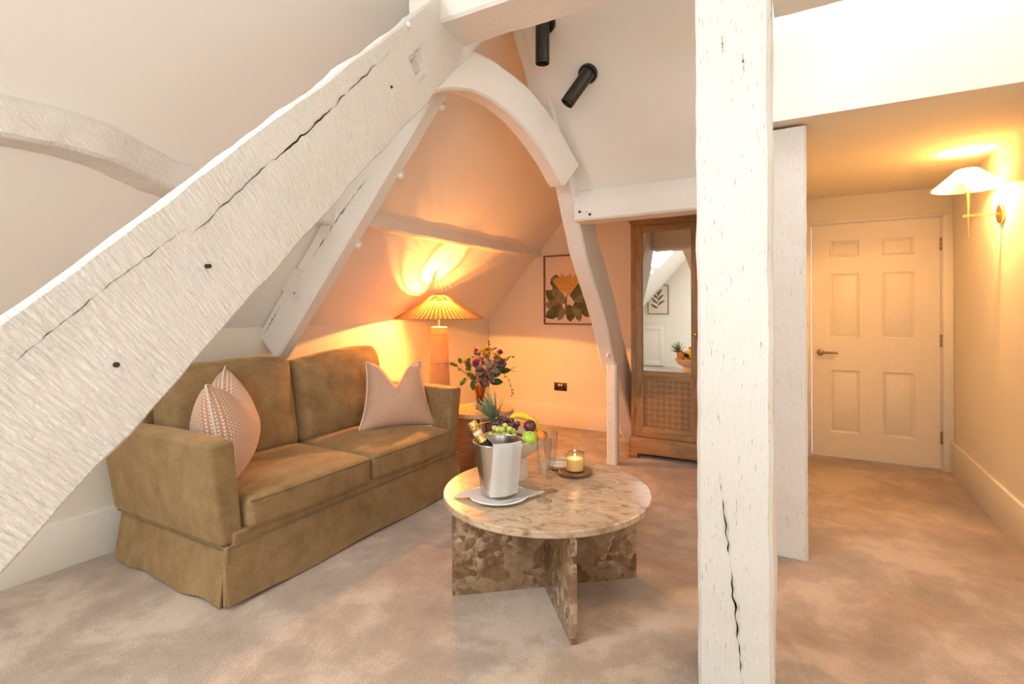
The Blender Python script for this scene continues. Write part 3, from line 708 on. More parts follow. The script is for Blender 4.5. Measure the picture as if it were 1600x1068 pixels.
# throw pillows
def pillow(name, label, loc, nrm, sz, lean, dent, roll=0.0, seed=0, taper=0.0, fat=.115):
    p = thing(name, label, 'pillow', loc, 0, 'patterned throw pillows on the sofa')
    bm = bmesh.new(); ul = bm.loops.layers.uv.verify(); N = 26; grid = {}
    def pos(u, v_, sd):
        x = u * sz * .5 * (1 - .13 * (1 - v_ * v_)) * (1 + taper * (-v_) * .5); y = v_ * sz * .5 * (1 - .08 * (1 - u * u))
        y -= dent * math.exp(-(u / .42) ** 2) * max(0, (v_ + .4) / 1.4) ** 1.5
        t = fat * sz / .5 * (max(0, (1 - u * u) * (1 - v_ * v_))) ** .55 * (1 - .35 * math.exp(-(u / .4) ** 2) * max(0, v_))
        t += .006 * fbm((x, y, sd), 8, seed) * (1 - max(abs(u), abs(v_)))
        return Vector((x, sd * t, y + sz * .46))
    for sd in (-1, 1):
        for i in range(N + 1):
            for j in range(N + 1):
                u, v_ = -1 + 2 * i / N, -1 + 2 * j / N
                edge_ = i in (0, N) or j in (0, N)
                key = (i, j, 0 if edge_ else sd)
                if key not in grid: grid[key] = bm.verts.new(pos(u, v_, sd))
    for sd in (-1, 1):
        for i in range(N):
            for j in range(N):
                ks = [(i, j), (i + 1, j), (i + 1, j + 1), (i, j + 1)]
                vs = [grid[(a_, b_, 0 if (a_ in (0, N) or b_ in (0, N)) else sd)] for a_, b_ in ks]
                f = bm.faces.new(vs if sd < 0 else vs[::-1]); kk = ks if sd < 0 else ks[::-1]
                for lp, (a_, b_) in zip(f.loops, kk): lp[ul].uv = (a_ / N, b_ / N)
    Rm = Matrix.Rotation(math.atan2(nrm[1], nrm[0]) + R(90), 4, 'Z') @ Matrix.Rotation(R(-lean), 4, 'X') @ Matrix.Rotation(roll, 4, 'Y')
    for v_ in bm.verts: v_.co = Rm @ v_.co
    fin('cover', bm, 'pillow_weave', p, None, 180)
    pp = []
    for e in range(4):
        for i in range(N):
            t = -1 + 2 * i / N
            pp.append({0: (t, -1), 1: (1, t), 2: (-t, 1), 3: (-1, -t)}[e])
    pp.append(pp[0])
    tube('piping', [Rm @ pos(a_, b_, 0.0) for a_, b_ in pp], .0055, 'piping_cream', p, 6)
    return p
pillow('throw_pillow', 'woven terracotta pillow turned edge-on beside the left sofa arm', (-2.53, 1.60, .435), (.66, .75), .52, 8, .12, R(-4), 1, .1, .15)
pillow('throw_pillow', 'woven terracotta pillow with two pointed ears by the right sofa arm', (-2.40, 2.69, .452), (.86, -.51), .475, 20, .15, R(2), 2, .34, .13)

# ------------------------------------------------------------------ coffee table
TX, TY, TZ = -1.019, 2.117, .44
ct = thing('coffee_table', 'round marble coffee table on crossed stone slabs', 'table', (TX, TY, 0), R(39.4))
rt = .4625
lathe('table_top', [(0, .412), (rt - .004, .412), (rt, .416), (rt, .436), (rt - .004, .44), (0, .44)], 'breccia_top', ct, 96)
box('base_slab', (-.425, -.0135, 0), (.425, .0135, .412), 'breccia_marble', ct, .002)
for sg in (-1, 1): box('base_slab', (-.0135, min(sg * .0135, sg * .425), 0), (.0135, max(sg * .0135, sg * .425), .412), 'breccia_marble', ct, .002)

# plate with napkin, ice bucket, bottle, draped napkin
bkx, bky = -1.147, 1.913
pl = lathe('plate', [(0, .0), (.085, .0), (.09, .004), (.128, .012), (.130, .015), (.126, .016), (.09, .008), (0, .007)], 'porcelain', None, 64, (bkx, bky, TZ))
tag(pl, 'round white plate under the steel wine bucket', 'plate')
bm = bmesh.new(); N = 24; g = []
cv = Vector((.871, .491, 0)); cf = Vector((-.491, .871, 0))
for i in range(N + 1):
    row = []
    for j in range(N + 1):
        u, v_ = -1 + 2 * i / N, -1 + 2 * j / N
        x = (u + v_) * .5 * .205; y = (v_ - u) * .5 * .125
        r_ = math.hypot(x, y)
        z = .017 + .004 * math.sin(x * 40) * max(0, r_ - .09) / .1 + .03 * max(0, r_ - .125) * (1 if x > 0 else -.15) + (.002 * fbm((x, y, 0), 20, 3))
        if x < -.13: z -= (-.13 - x) * .13
        row.append(bm.verts.new(cv * x + cf * y + Vector((0, 0, z))))
    g.append(row)
for i in range(N):
    for j in range(N): bm.faces.new((g[i][j], g[i + 1][j], g[i + 1][j + 1], g[i][j + 1]))
bmesh.ops.solidify(bm, geom=bm.faces[:], thickness=.0022)
tag(fin('folded_napkin', bm, 'linen', None, (bkx, bky, TZ), 60), 'folded white napkin lying under the wine bucket with pointed corners', 'napkin')
BZ = TZ + .0205
bk = thing('wine_bucket', 'tapered brushed steel wine bucket holding a bottle', 'bucket', (bkx, bky, BZ))
lathe('body', [(0, 0), (.072, 0), (.077, .004), (.108, .222), (.1065, .222), (.0745, .007), (0, .006)], 'steel', bk, 64)
rim = [(.108 + .003 * math.cos(t), .222 + .003 * math.sin(t)) for t in [2 * PI * k / 8 for k in range(8)]]
lathe('rim', rim, 'steel', bk, 64, closed=True)
# champagne bottle leaning up to the left
bt_ = thing('champagne_bottle', 'dark green champagne bottle with gold foil neck in the bucket', 'bottle', (bkx + .036, bky + .018, BZ + .028))
tilt = Vector((-.50, -.27, 1)).normalized().to_track_quat('Z', 'Y').to_euler()
bt_.rotation_euler = tilt
lathe('glass_body', [(0, 0), (.034, .002), (.038, .010), (.038, .145), (.035, .175), (.026, .210), (.0195, .232), (0, .232)], 'bottle_glass', bt_, 32)
fo = lathe('foil', [(.0240, .222), (.0222, .228), (.0205, .236), (.0185, .285), (.0215, .290), (.0215, .306), (.019, .316), (0, .318)], 'gold_foil', bt_, 32)
fo['label'] = 'gold foil around the bottle neck'
lathe('wire_collar', [(.0210, .286), (.0228, .2885), (.0210, .291)], 'brass', fo, 24)
lathe('neck_label', [(.0196, .255), (.0203, .256), (.0199, .272), (.0191, .273)], 'label_cream', fo, 24)
# napkin strip draped over the bucket rim
bm = bmesh.new(); az = math.atan2(-.871 * .93 + .491 * .37, .491 * .93 + .871 * .37)
rd = Vector((math.cos(az), math.sin(az), 0)); td = Vector((-math.sin(az), math.cos(az), 0))
prof = [(.050, .150), (.070, .19), (.092, .230), (.104, .237), (.112, .234), (.1145, .215), (.1125, .18), (.109, .14), (.104, .09), (.099, .05), (.0965, .018)]
g = []
for k, (r_, z_) in enumerate(prof):
    row = []
    for i in range(13):
        s = -1 + 2 * i / 12; wd = .066 - .006 * k / 10
        off = s * wd + .012 - .022 * k / 10
        rr = r_ if r_ < .09 else math.sqrt(max(r_ * r_ - (off * .85) ** 2, .0)) + .002
        row.append(bm.verts.new(rd * (rr + .0015 * math.sin(i * 1.1)) + td * off + Vector((0, 0, z_ + .004 * s * (1 if k > 8 else 0)))))
    g.append(row)
for k in range(len(prof) - 1):
    for i in range(12): bm.faces.new((g[k][i], g[k + 1][i], g[k + 1][i + 1], g[k][i + 1]))
bmesh.ops.solidify(bm, geom=bm.faces[:], thickness=-.0035)
tag(fin('draped_napkin', bm, 'linen', None, (bkx, bky, BZ), 50), 'white napkin strip hanging over the rim of the wine bucket', 'napkin')

# fruit bowl and fruit
fx_, fy_ = -1.212, 2.175
fb = thing('fruit_bowl', 'pale footed ceramic bowl heaped with fruit', 'bowl', (fx_, fy_, TZ))
lathe('foot', [(0, 0), (.058, 0), (.060, .004), (.058, .09), (.05, .105), (0, .105)], 'stoneware', fb, 48)
lathe('bowl', [(0, .10), (.055, .103), (.115, .140), (.150, .190), (.153, .200), (.148, .201), (.110, .150), (.05, .115), (0, .112)], 'stoneware', fb, 64)
FZ = TZ + .19
def fr(px_, py_, pz_): return (fx_ + .871 * px_ - .491 * py_, fy_ + .491 * px_ + .871 * py_, TZ + pz_)   # right, away, up as the eye sees it
def grape_bunch(name, label, c, m, pts, r):
    t = thing(name, label, 'grapes', fr(*c)); bm = bmesh.new(); ell_bm(bm, (0, 0, 0), (r, r, r * 1.12), 12)
    me = None
    tube('stalk', [(0, 0, 0), (.01, .01, .03), (.015, .03, .045)], .002, 'stalk', t, 5)
    for i, p in enumerate(pts):
        if me is None:
            o = fin('grape', bm, m, t, None, 180); me = o.data
        else: o = link('grape', me, t)
        q = p; o.location = (.871 * q[0] - .491 * q[1], .491 * q[0] + .871 * q[1], q[2]); o.rotation_euler = (i * 1.3, i * .7, 0)
rg = random.Random(3)
def heap(n, sx, sy, sz, r):
    out = []; tries = 0
    while len(out) < n and tries < 6000:
        tries += 1; p = Vector((rg.uniform(-sx, sx), rg.uniform(-sy, sy), rg.uniform(-sz, sz)))
        if (p.x / sx) ** 2 + (p.y / sy) ** 2 + (p.z / sz) ** 2 > 1: continue
        if all((p - q).length > r * 1.7 for q in out): out.append(p)
    return out
grape_bunch('green_grapes', 'bunch of pale green grapes at the front of the fruit bowl', (-.055, -.085, .232), 'grape_green', heap(26, .066, .034, .038, .0125), .0135)
grape_bunch('dark_grapes', 'bunch of dark purple grapes behind the green ones', (-.050, -.005, .252), 'grape_dark', heap(26, .070, .045, .038, .0125), .0135)
def fruit(name, label, cat, m, c, r, sq=1.0, dim=.25, stalk=True):
    t = thing(name, label, cat, fr(*c))
    prof = []
    for i in range(17):
        a_ = -PI / 2 + PI * i / 16; rr = r * math.cos(a_); z = r * sq * math.sin(a_)
        z -= dim * r * math.exp(-(rr / (r * .33)) ** 2) * (1 if z > 0 else -.6); prof.append((max(rr, 0), z))
    lathe('skin', prof, m, t, 24, smooth=180)
    if stalk: tube('stalk', [(0, 0, r * sq * .7), (.002, .002, r * sq * 1.08)], .0018, 'stalk', t, 6)
    t.rotation_euler = (R(18), R(14), 0); return t
fruit('green_apple', 'shiny green apple at the front of the fruit bowl', 'apple', 'apple_green', (.065, -.105, .213), .036, .92)
fruit('mandarin', 'small orange mandarin beside the green apple', 'mandarin', 'orange_peel', (.118, -.068, .212), .029, .88, .1, False)
fruit('plum', 'dark plum sitting highest in front of the banana', 'plum', 'plum_skin', (.070, -.052, .258), .030, .95, .15)
fruit('plum', 'dark plum tucked between green grapes and apple', 'plum', 'plum_skin', (.012, -.098, .212), .026, .95, .15)
fruit('plum', 'dark plum lying at the right rim of the fruit bowl', 'plum', 'plum_skin', (.132, .000, .200), .024, .95, .15)
def banana(label, c, a0, seed):
    t = thing('banana', label, 'banana', fr(*c), 0, 'bananas in the fruit bowl'); pts = []; rad = []
    for i in range(15):
        k = i / 14; ang = -1.0 + 2.0 * k
        q = Vector((math.sin(ang) * .085, 0, math.cos(ang) * .085 - .085)); q = Matrix.Rotation(a0, 4, 'Y') @ q
        pts.append((.871 * q.x - .491 * (q.y + seed * .01), .491 * q.x + .871 * (q.y + seed * .01), q.z)); rad.append(.0185 * (max(.02, math.sin(PI * (k * .92 + .04)))) ** .45)
    tube('peel', pts, rad, 'banana_yellow', t, 10)
    for e in (0, -1):
        bm = bmesh.new(); ell_bm(bm, pts[e], .0065, 8); fin('tip', bm, 'banana_tip', t, None, 180)
banana('yellow banana lying along the back of the fruit bowl', (.060, .012, .285), R(28), 0)
banana('second yellow banana nestled against the first one', (.072, .045, .272), R(32), 1)
pa = thing('pineapple', 'small pineapple with spiky grey-green crown leaning left', 'pineapple', fr(-.035, .055, .185))
pa.rotation_euler = Vector((-.52, -.42, 1)).normalized().to_track_quat('Z', 'Y').to_euler()
bm = bmesh.new(); ell_bm(bm, (0, 0, .05), (.045, .045, .06), 20); fin('fruit_body', bm, 'pineapple_skin', pa, None, 180)
rl = random.Random(11)
for i in range(30):
    bm = bmesh.new(); az_ = i * 2.4; lvl = i / 30; ln = .065 + .068 * (1 - abs(lvl - .6)); spread = .95 - .75 * lvl; base = Vector((0, 0, .10 + .045 * lvl))
    dh = Vector((math.cos(az_), math.sin(az_), 0)); sd = Vector((-math.sin(az_), math.cos(az_), 0)); L_, R__ = [], []
    for k in range(7):
        f = k / 6; p = base + dh * (.012 + ln * f * spread) + Vector((0, 0, ln * f * (1.05 - spread * .55) - .02 * f * f * spread)); wd = .0105 * (1 - f ** 1.5) + .0004
        L_.append(bm.verts.new(p + sd * wd + dh * .002 * (1 - f))); R__.append(bm.verts.new(p - sd * wd + dh * .002 * (1 - f)))
    mid = [bm.verts.new((a_.co + b_.co) / 2 - dh * .004) for a_, b_ in zip(L_, R__)]
    for k in range(6):
        bm.faces.new((L_[k], L_[k + 1], mid[k + 1], mid[k])); bm.faces.new((mid[k], mid[k + 1], R__[k + 1], R__[k]))
    bmesh.ops.solidify(bm, geom=bm.faces[:], thickness=.0012)
    fin('crown_leaf', bm, 'pineapple_leaf', pa, None, 60)

# flutes
def flute(label, x, y):
    t = thing('champagne_flute', label, 'glass', (x, y, TZ), 0, 'champagne flutes on the marble table')
    lathe('foot', [(0, .0006), (.033, .0006), (.034, .0018), (.02, .004), (.0045, .009), (.0036, .016), (0, .016)], 'clear_glass', t, 32)
    lathe('stem', [(0, .0163), (.0034, .0163), (.0032, .075), (.005, .092), (0, .092)], 'clear_glass', t, 16)
    lathe('bowl', [(0, .0925), (.006, .094), (.018, .12), (.027, .16), (.0305, .21), (.0315, .262), (.0307, .262), (.0297, .21), (.0262, .162), (.0170, .124), (.0048, .100), (0, .0985)], 'clear_glass', t, 32)
flute('tall champagne flute standing nearest the wine bucket', -.955, 1.964)
flute('second champagne flute just behind the front one', -.985, 2.09)
# candle on a wooden slice
tr_ = thing('wooden_tray', 'small round dark wood tray under the candle', 'tray', (-.977, 2.356, TZ), R(20))
def wob(prof, seed):
    return prof
bm = bmesh.new(); lathe('', [(0, .004), (.070, .004), (.076, .009), (.078, .017), (.074, .021), (.064, .019), (0, .018)], '', bm=bm, seg=40)
for v_ in bm.verts:
    a_ = math.atan2(v_.co.y, v_.co.x); k = 1 + .05 * math.sin(2 * a_) + .025 * math.sin(5 * a_ + 1); v_.co.x *= k * 1.05; v_.co.y *= k
fin('dish', bm, 'acacia', tr_, None, 40)
for k in range(3): lathe('foot', [(0, 0), (.008, 0), (.009, .006), (0, .006)], 'acacia', tr_, 12, (.045 * math.cos(k * 2.1), .045 * math.sin(k * 2.1), 0))
cn = thing('candle_jar', 'glass candle jar with lid and glowing amber wax', 'candle', (-.977, 2.352, TZ + .0195))
lathe('jar', [(0, 0), (.044, 0), (.046, .003), (.046, .088), (.0435, .088), (.0435, .006), (0, .006)], 'clear_glass', cn, 40)
lathe('wax', [(0, .0065), (.0425, .0065), (.0425, .060), (.041, .061), (0, .0605)], 'wax', cn, 40)
tube('wick', [(0, 0, .060), (.0005, 0, .070)], .001, 'stalk', cn, 5)
bm = bmesh.new(); ell_bm(bm, (0, 0, .077), (.0035, .0035, .008), 8); fin('added_flame', bm, 'added_flame', cn, None, 180)  # unseen flame, added to light the wax
ld = lathe('lid', [(0, .090), (.047, .0885), (.048, .092), (.044, .096), (.012, .102), (0, .1025)], 'clear_glass', cn, 40)
bm = bmesh.new(); ell_bm(bm, (0, 0, .113), (.011, .011, .010), 12); fin('knob', bm, 'clear_glass', ld, None, 180)
cl_ = point('wax_fill_light', (0, 0, .078), .14, (1.0, .55, .2), .008, cn)  # added inside the jar so that the wax glows
# plates with cutlery
px0, py0 = -1.075, 2.445
for k, lab in enumerate(('lower small white plate of the pair behind the candle', 'upper small white plate carrying the cutlery')):
    tag(lathe('side_plate', [(0, 0), (.055, 0), (.058, .003), (.092, .011), (.094, .0135), (.09, .0145), (.056, .006), (0, .0055)], 'porcelain', None, 48, (px0, py0, TZ + .0085 * k)), lab, 'plate', 'small plates stacked on the table')
for k, lab in enumerate(('fork laid across the small plates', 'knife laid across the small plates', 'spare fork laid at the edge of the small plates')):
    t = thing('cutlery', 'steel ' + lab, 'cutlery', (px0 + .02 - .018 * k, py0 - .015 + .022 * k, TZ + .0245), R(18 - 7 * k))
    tube('handle', [(-.085, 0, .002), (-.03, 0, .003), (.02, 0, .004)], [.0045, .003, .0025], 'cutlery_steel', t, 8)
    if k == 1: boxes('blade', [((.018, -.006, .0025), (.085, .005, .0045))], 'cutlery_steel', t, .0008)
    else: boxes('tines', [((.018, -.009, .003), (.045, .009, .0048))] + [((.045, -.009 + .0053 * q, .003), (.08, -.0068 + .0053 * q, .0045)) for q in range(4)], 'cutlery_steel', t, .0005)

# ------------------------------------------------------------------ side table, vase, flowers
STX, STY, STZ = -2.148, 3.323, .49
stt = thing('side_table', 'round wooden side table with panel base beside the sofa', 'side table', (STX, STY, 0), R(30))
lathe('table_top', [(0, .455), (.235, .455), (.25, .462), (.25, .484), (.245, .49), (0, .49)], 'table_wood', stt, 72)
box('base_panel', (-.20, -.012, 0), (-.04, .012, .455), 'table_wood', stt, .003)
box('base_panel', (.04, -.012, 0), (.20, .012, .455), 'table_wood', stt, .003)
box('base_panel', (-.04, -.19, 0), (-.016, .19, .455), 'frame_wood', stt, .003)
box('base_panel', (.016, -.19, 0), (.04, .19, .455), 'frame_wood', stt, .003)
VX, VY = -2.165, 3.34
va = thing('vase', 'flared amber glass vase on the round side table', 'vase', (VX, VY, STZ))
lathe('glass', [(0, 0), (.034, 0), (.036, .003), (.030, .05), (.036, .11), (.055, .175), (.0535, .1755), (.034, .112), (.0275, .05), (.033, .008), (0, .008)], 'amber_glass', va, 40)
rf_ = random.Random(17)
def E(u, d, z): return Vector((VX + .871 * u - .491 * d, VY + .491 * u + .871 * d, STZ + z))     # right, away, up seen from the eye
def stem_path(tip, base=None):
    base = base or Vector((VX + rf_.uniform(-.016, .016), VY + rf_.uniform(-.016, .016), STZ + .02))
    mouth = Vector((VX, VY, STZ + .165)); d = Vector((tip.x - VX, tip.y - VY, 0)); mouth += d * min(1, .03 / max(d.length, .01))
    return [base, base.lerp(mouth, .6), mouth, mouth.lerp(tip, .55) + Vector((0, 0, .015)), tip]
def petal_disc(bm, c, nrm, r, cup, n, wid, rot=0):
    q = nrm.normalized().to_track_quat('Z', 'Y').to_matrix().to_4x4(); T = Matrix.Translation(c) @ q
    for k in range(n):
        az_ = rot + 2 * PI * k / n; dh = Vector((math.cos(az_), math.sin(az_), 0)); sd = Vector((-math.sin(az_), math.cos(az_), 0)); rows = []
        for i in range(5):
            f = i / 4; hw = wid * math.sin(PI * (.12 + .80 * f)) ** .8
            rows.append([bm.verts.new(T @ (dh * (r * f * (1 - cup * .5 * f)) + sd * hw * s + Vector((0, 0, r * cup * f ** 1.6 + .12 * hw * abs(s))))) for s in (-1, 0, 1)])
        for A, B in zip(rows[:-1], rows[1:]):
            for s in range(2): bm.faces.new((A[s], A[s + 1], B[s + 1], B[s]))
def leaf_bm(bm, p, d, up, ln, wd, curl=.2):
    d = Vector(d).normalized(); up = Vector(up); s = d.cross(up).normalized(); u = s.cross(d); rows = []
    for i in range(7):
        f = i / 6; hw = wd * .5 * (math.sin(PI * min(1, f * .93 + .05))) ** .75
        c = Vector(p) + d * ln * f - u * curl * ln * f * f
        rows.append([bm.verts.new(c + s * hw * q + u * .18 * hw * abs(q)) for q in (-1, 0, 1)])
    for A, B in zip(rows[:-1], rows[1:]):
        for q in range(2): bm.faces.new((A[q], A[q + 1], B[q + 1], B[q]))
def base_of(name, label, cat, group=None):
    t = thing(name, label, cat, (VX, VY, STZ + .02), 0, group); return t
def add(t, name, bm, m, sm=180):
    for v_ in bm.verts: v_.co -= t.location
    return fin(name, bm, m, t, None, sm)
def stem(t, path, r=.0022, m='leaf_olive'):
    bm = bmesh.new(); tube_bm(bm, path, r, 6); add(t, 'stem', bm, m)
def rose(label, tip, m, r, face):
    t = base_of('rose', label, 'flower'); stem(t, stem_path(tip)); face = Vector(face)
    for k, (rr, cup, n) in enumerate(((1.0, .35, 5), (.86, .7, 5), (.66, 1.0, 4), (.42, 1.4, 3))):
        bm = bmesh.new(); petal_disc(bm, tip + face.normalized() * .004 * k, face, r * rr, cup, n, r * rr * .62, k * .6)
        bmesh.ops.solidify(bm, geom=bm.faces[:], thickness=.0008); add(t, 'petals', bm, m)
    bm = bmesh.new(); petal_disc(bm, tip - face.normalized() * .004, face, r * .7, .3, 5, r * .15); bmesh.ops.solidify(bm, geom=bm.faces[:], thickness=.0008); add(t, 'sepal', bm, 'leaf_green')
eye = Vector((.45, -.85, .1))
rose('pink rose low on the left side of the bouquet', E(-.028, -.05, .345), 'rose_pink', .042, eye + Vector((-.3, 0, .3)))
rose('pink rose low on the right side of the bouquet', E(.160, -.04, .350), 'rose_pink', .041, eye + Vector((.3, .1, .4)))
rose('pale pink rose bud at the upper left of the bouquet', E(-.030, .0, .435), 'rose_pale', .034, Vector((-.2, -.3, .9)))
rose('pale pink rose bud at the upper right of the bouquet', E(.150, .0, .42), 'rose_pink', .032, Vector((.3, -.3, .8)))
def blossom(label, tip, m, seed, n=7, spread=.045, pr=.018, cat='flower', name='blossom_spray', group=None):
    t = base_of(name, label, cat, group); p = stem_path(tip); stem(t, p); rr = random.Random(seed)
    for k in range(n):
        c = tip + Vector((rr.uniform(-1, 1), rr.uniform(-1, 1), rr.uniform(-.8, .8))) * spread
        bm = bmesh.new(); tube_bm(bm, [tip.lerp(p[3], .35), c], .0011, 4); add(t, 'twig', bm, 'leaf_olive')
        bm = bmesh.new(); nd = eye + Vector((rr.uniform(-.8, .8), rr.uniform(-.6, .6), rr.uniform(-.2, 1)))
        petal_disc(bm, c, nd, pr, .5, 5, pr * .4, rr.random() * 6); petal_disc(bm, c, nd, pr * .6, .9, 4, pr * .3, rr.random() * 6)
        bmesh.ops.solidify(bm, geom=bm.faces[:], thickness=.0006); add(t, 'bloom', bm, m)
blossom('spray of yellow blossoms at the top centre of the bouquet', E(.075, -.01, .42), 'petal_yellow', 1, 11, .042, .024)
blossom('spray of yellow blossoms towards the upper right', E(.118, -.045, .385), 'petal_yellow', 2, 10, .040, .023)
blossom('spray of yellow buds leaning left in the bouquet', E(-.085, -.01, .33), 'petal_yellow', 3, 9, .042, .016)
for k, (u, d, z, lab) in enumerate(((.045, -.07, .30, 'centre'), (.085, -.075, .255, 'lower right'), (.015, -.06, .245, 'lower left'), (.055, -.06, .215, 'bottom above the vase rim'), (.10, -.03, .32, 'middle right'), (.02, -.01, .38, 'upper middle'))):
    blossom('cluster of tiny blush waxflowers at the %s of the bouquet' % lab, E(u, d, z), 'petal_blush', 20 + k, 24, .050, .017)
blossom('dark bud sprig poking up highest from the bouquet', E(.062, .0, .50), 'bud_dark', 40, 4, .018, .009, 'flower', 'bud_sprig')
blossom('dark bud sprig at the right edge of the bouquet', E(.245, -.01, .30), 'petal_blush', 41, 7, .03, .006, 'flower', 'bud_sprig')
def branch(label, tips, m, ln, wd, seed, name='leaf_branch'):
    t = base_of(name, label, 'foliage'); rr = random.Random(seed)
    p = stem_path(tips[-1]); stem(t, p)
    for (q) in tips:
        base = p[3].lerp(p[4], .4); d = q - base
        bm = bmesh.new(); tube_bm(bm, [base, q], .0012, 4); add(t, 'twig', bm, 'leaf_olive')
        bm = bmesh.new(); leaf_bm(bm, q, d.normalized() + Vector((rr.uniform(-.4, .4), rr.uniform(-.4, .4), rr.uniform(-.5, .1))), Vector((.45 + rr.uniform(-.5, .5), -.8, .5)), ln * rr.uniform(.8, 1.15), wd * rr.uniform(.85, 1.1), rr.uniform(.1, .35))
        bmesh.ops.solidify(bm, geom=bm.faces[:], thickness=.0008); add(t, 'leaf', bm, m)
branch('branch of round olive leaves reaching far left', [E(-.10, -.02, .27), E(-.15, -.02, .30), E(-.12, -.03, .31), E(-.17, -.02, .325), E(-.145, -.02, .345), E(-.11, 0, .34), E(-.19, -.01, .335)], 'leaf_olive', .05, .032, 5)
branch('broad dark green leaves drooping left over the vase', [E(-.06, -.06, .26), E(-.10, -.05, .24), E(-.03, -.07, .30), E(-.01, -.08, .27), E(-.045, -.06, .225), E(.0, -.07, .22), E(-.08, -.03, .29)], 'leaf_green', .075, .05, 6)
branch('broad dark green leaves on the right of the vase', [E(.135, -.06, .275), E(.165, -.05, .28), E(.11, -.08, .25), E(.12, -.06, .30), E(.10, -.06, .215), E(.15, -.03, .31), E(.08, -.08, .22)], 'leaf_green', .085, .052, 7)
branch('silvery ribbed leaves in the middle of the bouquet', [E(.07, -.085, .27), E(.08, -.085, .25), E(.09, -.085, .30), E(.05, -.085, .24), E(.06, -.09, .31)], 'leaf_silver', .075, .036, 8)
branch('small olive leaves rising among the upper flowers', [E(-.05, 0, .38), E(.0, 0, .42), E(.10, 0, .45), E(.13, 0, .40), E(.18, 0, .37), E(.04, 0, .44), E(-.04, -.02, .35)], 'leaf_olive', .034, .014, 9)
for k, (pts, lab) in enumerate((([(.10, -.03, .27), (.18, -.03, .27), (.225, -.03, .22), (.24, -.03, .15), (.245, -.03, .10)], 'thin twig drooping down on the right of the vase'), ([(.12, -.01, .33), (.19, 0, .375), (.23, .01, .395), (.255, .01, .39)], 'thin twig arching out at the upper right'))):
    t = base_of('twig_spray', lab, 'foliage'); pp = stem_path(E(*pts[0])) + [E(*q) for q in pts[1:]]; stem(t, pp, .0016, 'leaf_olive')
    for i in range(9):
        f = i / 8 * (len(pts) - 1); a_ = int(min(f, len(pts) - 2)); p_ = E(*pts[a_]).lerp(E(*pts[a_ + 1]), f - a_)
        bm = bmesh.new(); leaf_bm(bm, p_, (rf_.uniform(-1, 1), rf_.uniform(-.5, .5), rf_.uniform(-1, .2)), eye, .022, .009); bmesh.ops.solidify(bm, geom=bm.faces[:], thickness=.0006); add(t, 'leaf', bm, 'leaf_olive')

# ------------------------------------------------------------------ rattan floor lamp
LX, LY = -2.70, 3.53
lp_ = thing('floor_lamp', 'rattan floor lamp with wide conical woven shade behind the sofa', 'lamp', (LX, LY, 0))
lathe('pole_body', [(0, 0), (.118, 0), (.118, .02)] + [(.115 - (.115 - .068) * k / 24, .02 + (1.095 - .02) * k / 24) for k in range(25)] + [(.060, 1.10), (0, 1.10)], 'rattan', lp_, 48, uv=(3.2, 4.0))
for k in range(5):
    zz = .10 + .235 * k; rr = .115 - .047 * (zz - .02) / 1.075 + .002
    lathe('binding_band', [(rr - .003, zz - .006), (rr + .003, zz), (rr - .003, zz + .006)], 'rattan', lp_, 48)
tube('lamp_rod', [(0, 0, 1.09), (0, 0, 1.36)], .008, 'brass', lp_, 10)
sh = bpy.data.objects.new('lamp_shade', None); COL.objects.link(sh); sh.parent = lp_; sh['label'] = 'wide conical woven rattan shade'
def shade_r(f): return .070 + (.375 - .070) * f ** 1.0, 1.365 - .195 * f ** .86
prof = [shade_r(.19 + .81 * k / 14) for k in range(15)]
lathe('weave', prof, 'rattan_shade', sh, 96, uv=(7.0, 1.6), smooth=60)
bm = bmesh.new()
for k in range(60):
    az_ = 2 * PI * k / 60; pts = []
    for i in range(7):
        r_, z_ = shade_r(i / 6); pts.append((r_ * math.cos(az_), r_ * math.sin(az_), z_ + .001))
    tube_bm(bm, pts, [.0024 + .0034 * i / 6 for i in range(7)], 4)
rb = fin('rib_cage', bm, 'rattan_shade', sh, None, 60); rb['kind'] = 'stuff'
for f in (0, .16, 1.0):
    r_, z_ = shade_r(f); tube('shade_ring', [(r_ * math.cos(t), r_ * math.sin(t), z_) for t in [2 * PI * k / 48 for k in range(49)]], .0045, 'rattan', sh, 6)
for k in range(3):
    r_, z_ = shade_r(.16); tube('spider_arm', [(0, 0, 1.335), (r_ * math.cos(k * 2.09), r_ * math.sin(k * 2.09), z_)], .001, 'brass', sh, 6)
bm = bmesh.new(); ell_bm(bm, (0, 0, 1.245), (.024, .024, .032), 16); fin('bulb', bm, 'bulb', lp_, None, 180)
point('lamp_light', (.034, -.022, 1.245), 48, (1.0, .40, .078), .010, lp_)
tag(tube('lamp_cord', [(LX + .3, LY + .62, .25), (LX + .36, LY + .3, .06), (LX + .25, LY + .1, .006), (LX + .12, LY + .02, .006)], .003, 'cable_clear'), 'thin lamp cord trailing across the carpet behind the side table', 'cord')

